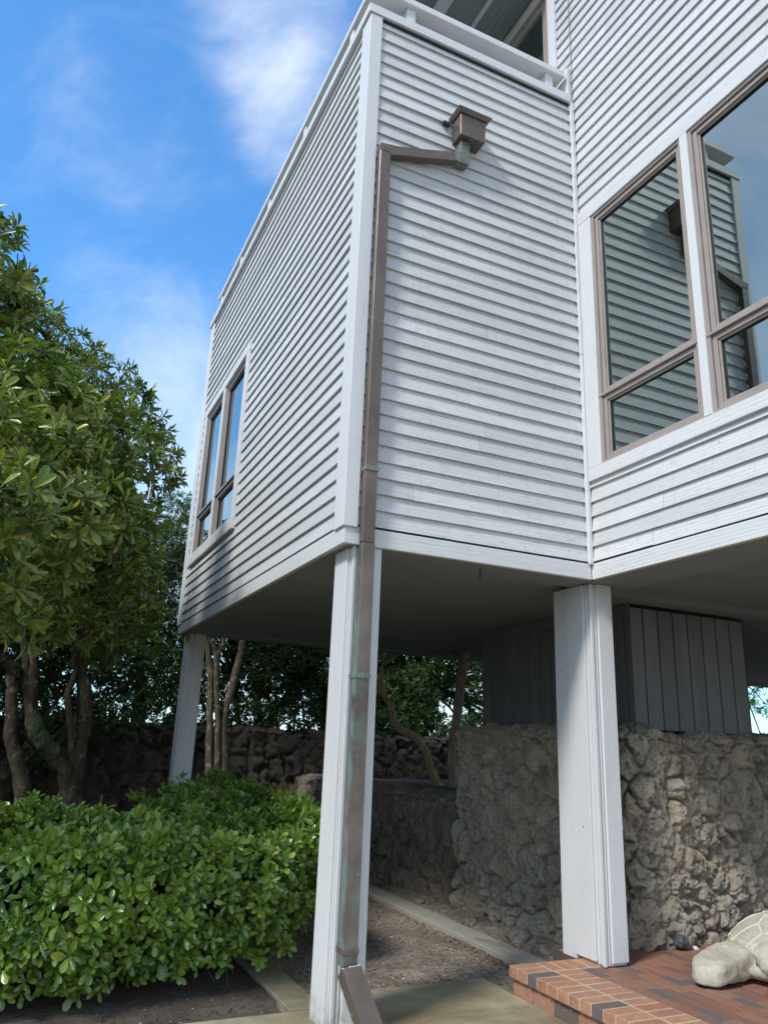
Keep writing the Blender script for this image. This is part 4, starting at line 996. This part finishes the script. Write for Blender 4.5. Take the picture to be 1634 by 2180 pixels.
# the big tree at the left -------------------------------------------
def left_tree():
    t = thing('broadleaf_tree', (.7, 9.35, 0), 'multi trunked tree with rosettes of leathery leaves, tall at the left edge', 'tree')
    mb = MB()
    limb(mb, [(.70, 9.42, -.05), (.71, 9.4, .5), (.71, 9.4, .95), (.70, 9.4, 1.36), (.73, 9.4, 1.72), (.69, 9.4, 2.10), (.61, 9.4, 2.35), (.55, 9.38, 2.6), (.51, 9.2, 2.98), (.43, 8.9, 3.42), (.27, 8.5, 3.96), (.25, 8.2, 4.7)],
         [0.187, 0.156, 0.136, 0.105, 0.090, 0.078, 0.058, 0.048, 0.043, 0.039, 0.031, 0.016], 14)
    limb(mb, [(.66, 9.36, 1.05), (.61, 9.3, 1.25), (.49, 9.3, 1.36), (.36, 9.3, 1.49), (.24, 9.3, 1.63), (.19, 9.3, 1.82), (.15, 9.3, 2.18), (.10, 9.3, 2.55), (.10, 9.28, 2.81), (.2, 9.2, 3.03), (.27, 9.1, 3.15), (.33, 8.9, 3.5), (.5, 8.5, 4.2)],
         [0.086, 0.082, 0.078, 0.074, 0.069, 0.061, 0.056, 0.051, 0.045, 0.037, 0.033, 0.027, 0.016], 12)
    limb(mb, [(.19, 9.32, 1.66), (.13, 9.34, 1.9), (.06, 9.3, 2.3), (-.04, 9.3, 2.73), (-.12, 9.2, 3.1), (-.15, 8.7, 3.71), (-.37, 8.2, 4.51), (-.4, 7.9, 5.1)], [0.047, 0.047, 0.044, 0.041, 0.035, 0.028, 0.022, 0.012], 10)
    limb(mb, [(.33, 9.3, -.05), (.30, 9.3, .5), (.26, 9.3, .87), (.20, 9.3, 1.12), (.02, 9.3, 1.58), (-.02, 9.3, 1.93), (-.07, 9.3, 2.17), (-.05, 9.28, 2.26), (-.14, 9.25, 2.33), (-.25, 9.2, 2.42), (-.6, 9, 2.9), (-.8, 8.4, 3.7)],
         [0.109, 0.101, 0.094, 0.086, 0.069, 0.062, 0.065, 0.069, 0.058, 0.051, 0.039, 0.023], 12)
    limb(mb, [(.68, 9.34, 1.3), (.62, 9.28, 1.6), (.54, 9.28, 1.93), (.52, 9.3, 2.08), (.56, 9.34, 2.29), (.5, 9.2, 2.8), (.7, 8.8, 3.6)], [0.043, 0.039, 0.039, 0.036, 0.031, 0.027, 0.016], 9)
    limb(mb, [(.69, 9.4, 2.05), (.72, 9.4, 2.14), (.85, 9.4, 2.39), (.94, 9.4, 2.5), (1.05, 9.3, 2.87), (1.0, 9.0, 3.6)], [0.031, 0.028, 0.025, 0.022, 0.017, 0.009], 8)
    blobs = [(-.67, 7.5, 5.42, .50), (-.28, 7.5, 4.98, .55), (.18, 8., 5.02, .55), (.62, 8., 4.78, .42), (-.29, 6.5, 4.1, .62), (.13, 7., 4.2, .60), (.72, 8., 4.36, .48),
             (-.10, 5.6, 3.38, .42), (-.30, 4.8, 2.80, .36), (.05, 5.5, 3.05, .36), (.36, 7., 3.45, .48), (.62, 8.5, 4.0, .50), (.60, 8.5, 3.35, .42), (.80, 9., 3.45, .40),
             (-.32, 5.2, 2.45, .32), (-.05, 6.4, 2.95, .38), (-.45, 5.3, 3.4, .42), (.1, 7.6, 2.95, .36), (.75, 8.4, 2.75, .33), (.35, 8.0, 2.6, .28), (-.55, 6.8, 2.6, .42), (-.15, 5.9, 2.45, .28), (1.15, 9.3, 3.0, .28), (.0, 9.9, 2.9, .38), (.55, 10.0, 3.3, .5), (1.1, 10.0, 3.6, .45), (-.5, 9.8, 3.0, .45), (.9, 9.9, 2.6, .28), (-.95, 6.6, 5.45, .5), (-1.4, 7.2, 5.0, .75), (-1.3, 6.0, 3.9, .75), (-1.4, 5.2, 2.9, .55),
             (.2, 9.4, 4.8, .6), (-.6, 9., 4.6, .8), (.15, 8.9, 3.5, .45), (-.2, 9.6, 3.6, .5), (.75, 9.6, 3.0, .34), (-.8, 8.2, 3.3, .5), (-.55, 7.3, 4.75, .6)]
    # branches fan out to the clumps
    anchors = [Vector(p) for p in ((.43, 8.9, 3.42), (.27, 8.5, 3.96), (-.15, 8.7, 3.71), (.33, 8.9, 3.5), (-.6, 9, 2.9), (.25, 8.2, 4.6), (.55, 9.3, 2.6), (-.12, 9.2, 3.1))]
    for b in blobs:
        c = Vector(b[:3]); a = min(anchors, key=lambda v: (v - c).length + (.6 if v.z > c.z else 0)); m1 = a.lerp(c, .5) + Vector((random.uniform(-.15, .15), random.uniform(-.15, .15), random.uniform(-.05, .25)))
        limb(mb, [a, m1, c], [.032, .024, .013], 7, 5, .1, .012)
        for k in range(11):
            d = Vector(sphere_dirs(1)[0]); d.z = abs(d.z) * .8 - .15; e = c + d * b[3] * .95; s = m1.lerp(c, random.uniform(.2, 1))
            limb(mb, [s, s.lerp(e, .5) + Vector((0, 0, random.uniform(-.05, .08))), e], [.011, .008, .004], 5, 3, 0, .008)
    mb.build('trunk', M['bark'], t, smooth=True)
    P, A = blob_points(blobs, 46, inner=.30, up=.35)
    near = P[:, 1] < 7.2
    leaves('crown', P[near], A[near], 10, .126, .040, M['leaf_tree'], t, HI, (28, 88))
    leaves('crown', P[~near], A[~near], 10, .122, .040, M['leaf_tree'], t, LO, (28, 88))
    # moss sleeve on the low curved limb
    mb = MB(); limb(mb, [(.50, 9.245, 1.40), (.37, 9.24, 1.53), (.26, 9.235, 1.68), (.215, 9.24, 1.85)], [.062, .085, .072, .03], 10, 4, .5); mb.build('moss', plain('green_moss', (.045, .075, .028), .95, var=.6, scale=45, bump=(60, 1., .02)), t)
left_tree()

def bg_tree(name, label, trunks, blobs, dens, leaf, mat, bark, cat='tree', nleaf=6, ll=.07, lw=.03, tm=LO, spread=(25, 88), group=None):
    t = thing(name, trunks[0][0][0], label, cat, group)
    mb = MB()
    for pts, rad in trunks: limb(mb, pts, rad, 9)
    top = [Vector(tr[0][-1]) for tr in trunks]
    for b in blobs:
        c = Vector(b[:3]); a = min(top, key=lambda v: (v - c).length)
        limb(mb, [a, a.lerp(c, .5) + Vector((0, 0, .1)), c], [.035, .025, .012], 6, 4, .1, .01)
    mb.build('trunk', M[bark], t, smooth=True)
    P, A = blob_points(blobs, dens, inner=.2, up=.3, low=-1)
    leaves('crown', P, A, nleaf, ll, lw, M[mat], t, tm, spread)
    return t
bg_tree('broadleaf_tree', 'three stemmed tree with blotchy bark standing behind the far boxed post',
        [([(2.80, 11.7, -.05), (2.75, 11.7, .86), (2.67, 11.7, 1.8), (2.60, 11.7, 2.54), (2.48, 11.7, 3.14), (2.3, 11.7, 4.0)], [.08, .065, .055, .05, .045, .03]),
         ([(2.90, 11.66, -.05), (2.86, 11.66, .86), (2.78, 11.66, 1.81), (2.70, 11.66, 2.39), (2.65, 11.66, 2.82), (2.58, 11.66, 2.99), (2.45, 11.66, 3.2), (2.3, 11.6, 4.2)], [.06, .05, .045, .042, .042, .035, .03, .02]),
         ([(2.66, 11.66, 2.78), (2.71, 11.66, 2.94), (2.76, 11.66, 3.16), (2.8, 11.66, 3.9)], [.035, .03, .028, .02]),
         ([(3.0, 11.7, -.05), (2.96, 11.7, .86), (2.87, 11.7, 1.9), (2.93, 11.7, 2.32), (3.02, 11.7, 2.84), (3.06, 11.7, 3.3), (3.2, 11.7, 4.2)], [.09, .075, .058, .055, .05, .048, .03])],
        [(2.2, 11.8, 4.4, .8), (3.1, 11.9, 4.6, .8), (1.5, 12.2, 4.3, .6), (3.9, 12.2, 4.0, .7), (4.2, 12.4, 3.3, .5), (3.6, 12.5, 2.9, .35)], 90, 0, 'leaf_dark', 'bark_mid')
bg_tree('bent_tree', 'leaning mossy yellow stem bending left over the low wall',
        [([(5.95, 10.5, .98), (5.82, 10.5, 1.15), (5.65, 10.5, 1.557), (5.45, 10.5, 1.75), (5.17, 10.5, 1.90), (5.04, 10.5, 2.2), (4.89, 10.5, 2.40), (4.92, 10.55, 2.75), (5.15, 10.6, 2.95), (5.4, 10.8, 3.2)], [.075, .068, .06, .058, .062, .045, .042, .035, .03, .02])],
        [(5.5, 11.2, 3.6, .6), (4.7, 11.3, 3.5, .5)], 40, 0, 'leaf_dark', 'bark_moss', 'tree')
bg_tree('slender_tree', 'slender upright grey stem beside the left end of the tall rubble wall',
        [([(5.72, 9.8, .95), (5.73, 9.8, 1.1), (5.70, 9.8, 1.577), (5.775, 9.8, 2.03), (5.87, 9.8, 2.768), (5.9, 9.8, 2.99)], [.075, .07, .062, .066, .075, .07]),
         ([(5.9, 9.8, 2.9), (6.0, 10.9, 3.2), (6.1, 11.2, 3.8)], [.05, .04, .02])],
        [(6.3, 11.5, 3.9, .7)], 40, 0, 'leaf_dark', 'bark_pale', 'tree')
def crown_blobs(seed, n, x0, x1, y0, y1, z0, z1, r0, r1):
    rr = random.Random(seed); return [(rr.uniform(x0, x1), rr.uniform(y0, y1), rr.uniform(z0, z1), rr.uniform(r0, r1)) for _ in range(n)]
def stemset(seed, x, y, n, h, sp=.6):
    rr = random.Random(seed); return [([(x + rr.uniform(-.15, .15), y, -.05), (x + rr.uniform(-.3, .3), y, h * .4), (x + rr.uniform(-sp, sp), y + rr.uniform(-.3, .3), h)], [.09, .07, .04]) for _ in range(n)]
bg_tree('shrub', 'dark unlit shrub filling the ground between the left trunks and the back wall', [([(.1, 11.3, 0), (.1, 11.3, .5), (.0, 11.3, 1.0)], [.05, .04, .03])], [(-1.3, 11.4, 1.9, .6), (-.5, 11.5, 2.2, .5), (.45, 11.6, 1.5, .42), (1.35, 11.9, 1.9, .38), (1.75, 12.0, 2.6, .42), (-.9, 11.4, 2.7, .6), (.2, 11.7, 2.5, .5), (1.0, 11.9, 2.8, .5), (-2.2, 11.4, 1.8, .8)], 100, 0, 'leaf_dark', 'bark', 'shrub', ll=.08, lw=.034)
bg_tree('evergreen_tree', 'dense dark evergreen behind the back wall, left of the house', stemset(1, -1.2, 14.0, 3, 3.0), [(-4.20 + i * 0.675, 13.3, 1.80, .55) for i in range(9)] + crown_blobs(1, 26, -4.2, 1.2, 13.5, 15., 1.7, 5.2, .6, 1.0), 95, 0, 'leaf_dark', 'bark', ll=.085, lw=.036)
bg_tree('cedar_tree', 'feathery light green cedar rising beside the left corner of the house', stemset(2, 1.9, 15.0, 2, 4.6, .3),
        [(1.5, 14.8, 4.6, .7), (2.1, 14.9, 5.1, .55), (2.6, 15., 5.3, .6), (2.0, 15., 4.0, .8), (2.9, 15.2, 4.4, .9), (1.1, 15., 3.6, .8), (2.2, 14.8, 3.0, .9), (1.45, 15, 5.6, .35), (2.35, 15, 6.0, .4), (3.2, 15, 5.6, .5)], 150, 0, 'leaf_cedar', 'twig', 'tree', 9, .10, .012, LO, (10, 70))
bg_tree('evergreen_tree', 'dark bushy evergreen seen under the bay between the two nearer left posts', stemset(3, 4.2, 14.2, 3, 2.8), [(2.40 + i * 0.475, 13.4, 1.80, .55) for i in range(9)] + crown_blobs(3, 30, 2.4, 6.0, 13.5, 15.2, 1.7, 4.6, .55, .85), 100, 0, 'leaf_dark', 'bark', ll=.085, lw=.036)
bg_tree('evergreen_tree', 'small leaved evergreen over the back wall left of the storage closet', stemset(4, 7.6, 14.4, 3, 2.8), [(5.80 + i * 0.625, 13.4, 1.80, .55) for i in range(9)] + crown_blobs(4, 34, 5.8, 10.8, 13.6, 15.2, 1.8, 4.2, .55, .85), 115, 0, 'leaf_mid', 'bark', ll=.085, lw=.036)
bg_tree('evergreen_tree', 'dark understorey evergreen behind the trunks at the far left', stemset(8, -.2, 12.2, 3, 2.3), [(-.9, 12.1, 2.9, .7), (-.1, 12.2, 2.6, .55), (.6, 12.2, 3.3, .6), (1.4, 12.3, 3.6, .6), (-1.8, 12., 2.4, .7), (.2, 11.8, 3.9, .7), (1.3, 12.2, 2.5, .4), (-2.6, 11.8, 3.6, .9), (-1.6, 11.6, 4.4, .9), (-.5, 12, 4.9, .8), (.8, 12.4, 4.6, .6)], 95, 0, 'leaf_dark', 'bark')
bg_tree('pine_tree', 'distant sunlit tree past the closet at the right edge', stemset(5, 20.5, 17.5, 2, 4.0), [(18.9, 16.4, 3.7, .9), (19.6, 16.6, 4.6, .8), (18.7, 16.4, 2.2, .6), (20.9, 16.8, 3.2, .35), (20.7, 16.8, 1.9, .5)], 30, 0, 'leaf_cedar', 'twig', 'tree', 8, .16, .035, LO, (20, 80))
bg_tree('cedar_tree', 'bare topped cedar out to the left, mirrored in the left wall windows', [([(-2.2, 16, 0), (-2.1, 16, 3), (-2.2, 16, 5.5), (-2.0, 16.1, 7.6)], [.16, .13, .08, .02]), ([(-2.2, 16, 5.3), (-2.8, 16, 6.2), (-3.2, 15.9, 7.0)], [.05, .03, .01]), ([(-2.1, 16, 5.8), (-1.5, 16, 6.5), (-1.3, 16.1, 7.2)], [.045, .03, .01])],
        crown_blobs(9, 10, -3.6, -.8, 15.4, 16.6, 3.0, 5.2, .6, .9), 34, 0, 'leaf_cedar', 'twig', 'tree', 8, .10, .016, LO, (10, 75))

bg_tree('shrub', 'tall dense shrub added to block low light, unseen past the left end of the hedge', [([(-3.6, 8.5, 0), (-3.6, 8.5, .8), (-3.7, 8.5, 1.6)], [.07, .05, .04])], [(-3.4 - .5 * (i % 2), 6.6 + i * .75, .9 + 1.25 * k, .8) for i in range(8) for k in range(3)], 34, 0, 'leaf_dark', 'bark', 'shrub', ll=.11, lw=.05)  # added out of view to block low sky light from the left
bg_tree('evergreen_tree', 'broad tree added to block sun, unseen beyond the left edge of the picture behind the multi trunked tree', stemset(12, -3.2, 10.8, 3, 3.6), crown_blobs(12, 16, -4.8, -1.6, 9.6, 12.0, 3.4, 7.0, .7, 1.05), 60, 0, 'leaf_dark', 'bark', ll=.10, lw=.045)  # added out of frame, keeps sun off the back wall and trunks

# ------------------------------------------------------------------ leaf litter and twigs on the soil
def litter():
    n = 1500; x = RNG.uniform(2.15, 4.45, n); y = 5.48 + 4.5 * RNG.random(n) ** 1.6; k = RNG.random(n) < .35
    x = np.where(k, 3.86 - np.abs(RNG.normal(0, .06, n)), x)
    z = soil_h(x, y) + .008
    leaves('leaf_litter', np.stack([x, y, z], 1), RNG.normal(0, .25, (n, 3)) + np.array([0, 0, 1.]), 1, .030, .012, plain('dead_leaf', (.13, .07, .045), .9, var=.6, scale=40), None, LO, (84, 90))
    o = bpy.data.objects['leaf_litter']; tag(o, 'scattered brown dead leaves on the sandy soil', 'leaf litter', kind='stuff')
    n = 420; x = RNG.uniform(2.12, 3.85, n); y = 5.48 + 3.5 * RNG.random(n) ** 1.5; z = soil_h(x, y) + .006
    leaves('shell_chips', np.stack([x, y, z], 1), RNG.normal(0, .3, (n, 3)) + np.array([0, 0, 1.]), 1, .018, .014, plain('shell_white', (.62, .58, .50), .8), None, LO, (84, 90))
    o = bpy.data.objects['shell_chips']; tag(o, 'pale shell chips scattered over the sandy soil', 'shell chips', kind='stuff')
    for i, (a, b, c, lab) in enumerate([((3.95, 6.35, .062), (4.02, 6.1, .075), (4.10, 5.95, .058), 'thin forked twig lying across the kerb strip'), ((2.5, 6.1, .03), (2.62, 6.2, .035), (2.75, 6.22, .03), 'short dark twig on the soil between the two near posts')]):
        mb = MB(); limb(mb, [a, b, c], [.004, .003, .002], 5, 5, 0, .004); m_ = Vector(b); limb(mb, [m_, m_ + Vector((.07, -.02, .006)), m_ + Vector((.12, -.07, .0))], [.003, .002, .0015], 5, 4, 0, .003)
        tag(mb.build('twig', M['twig']), lab, 'twig')
litter()
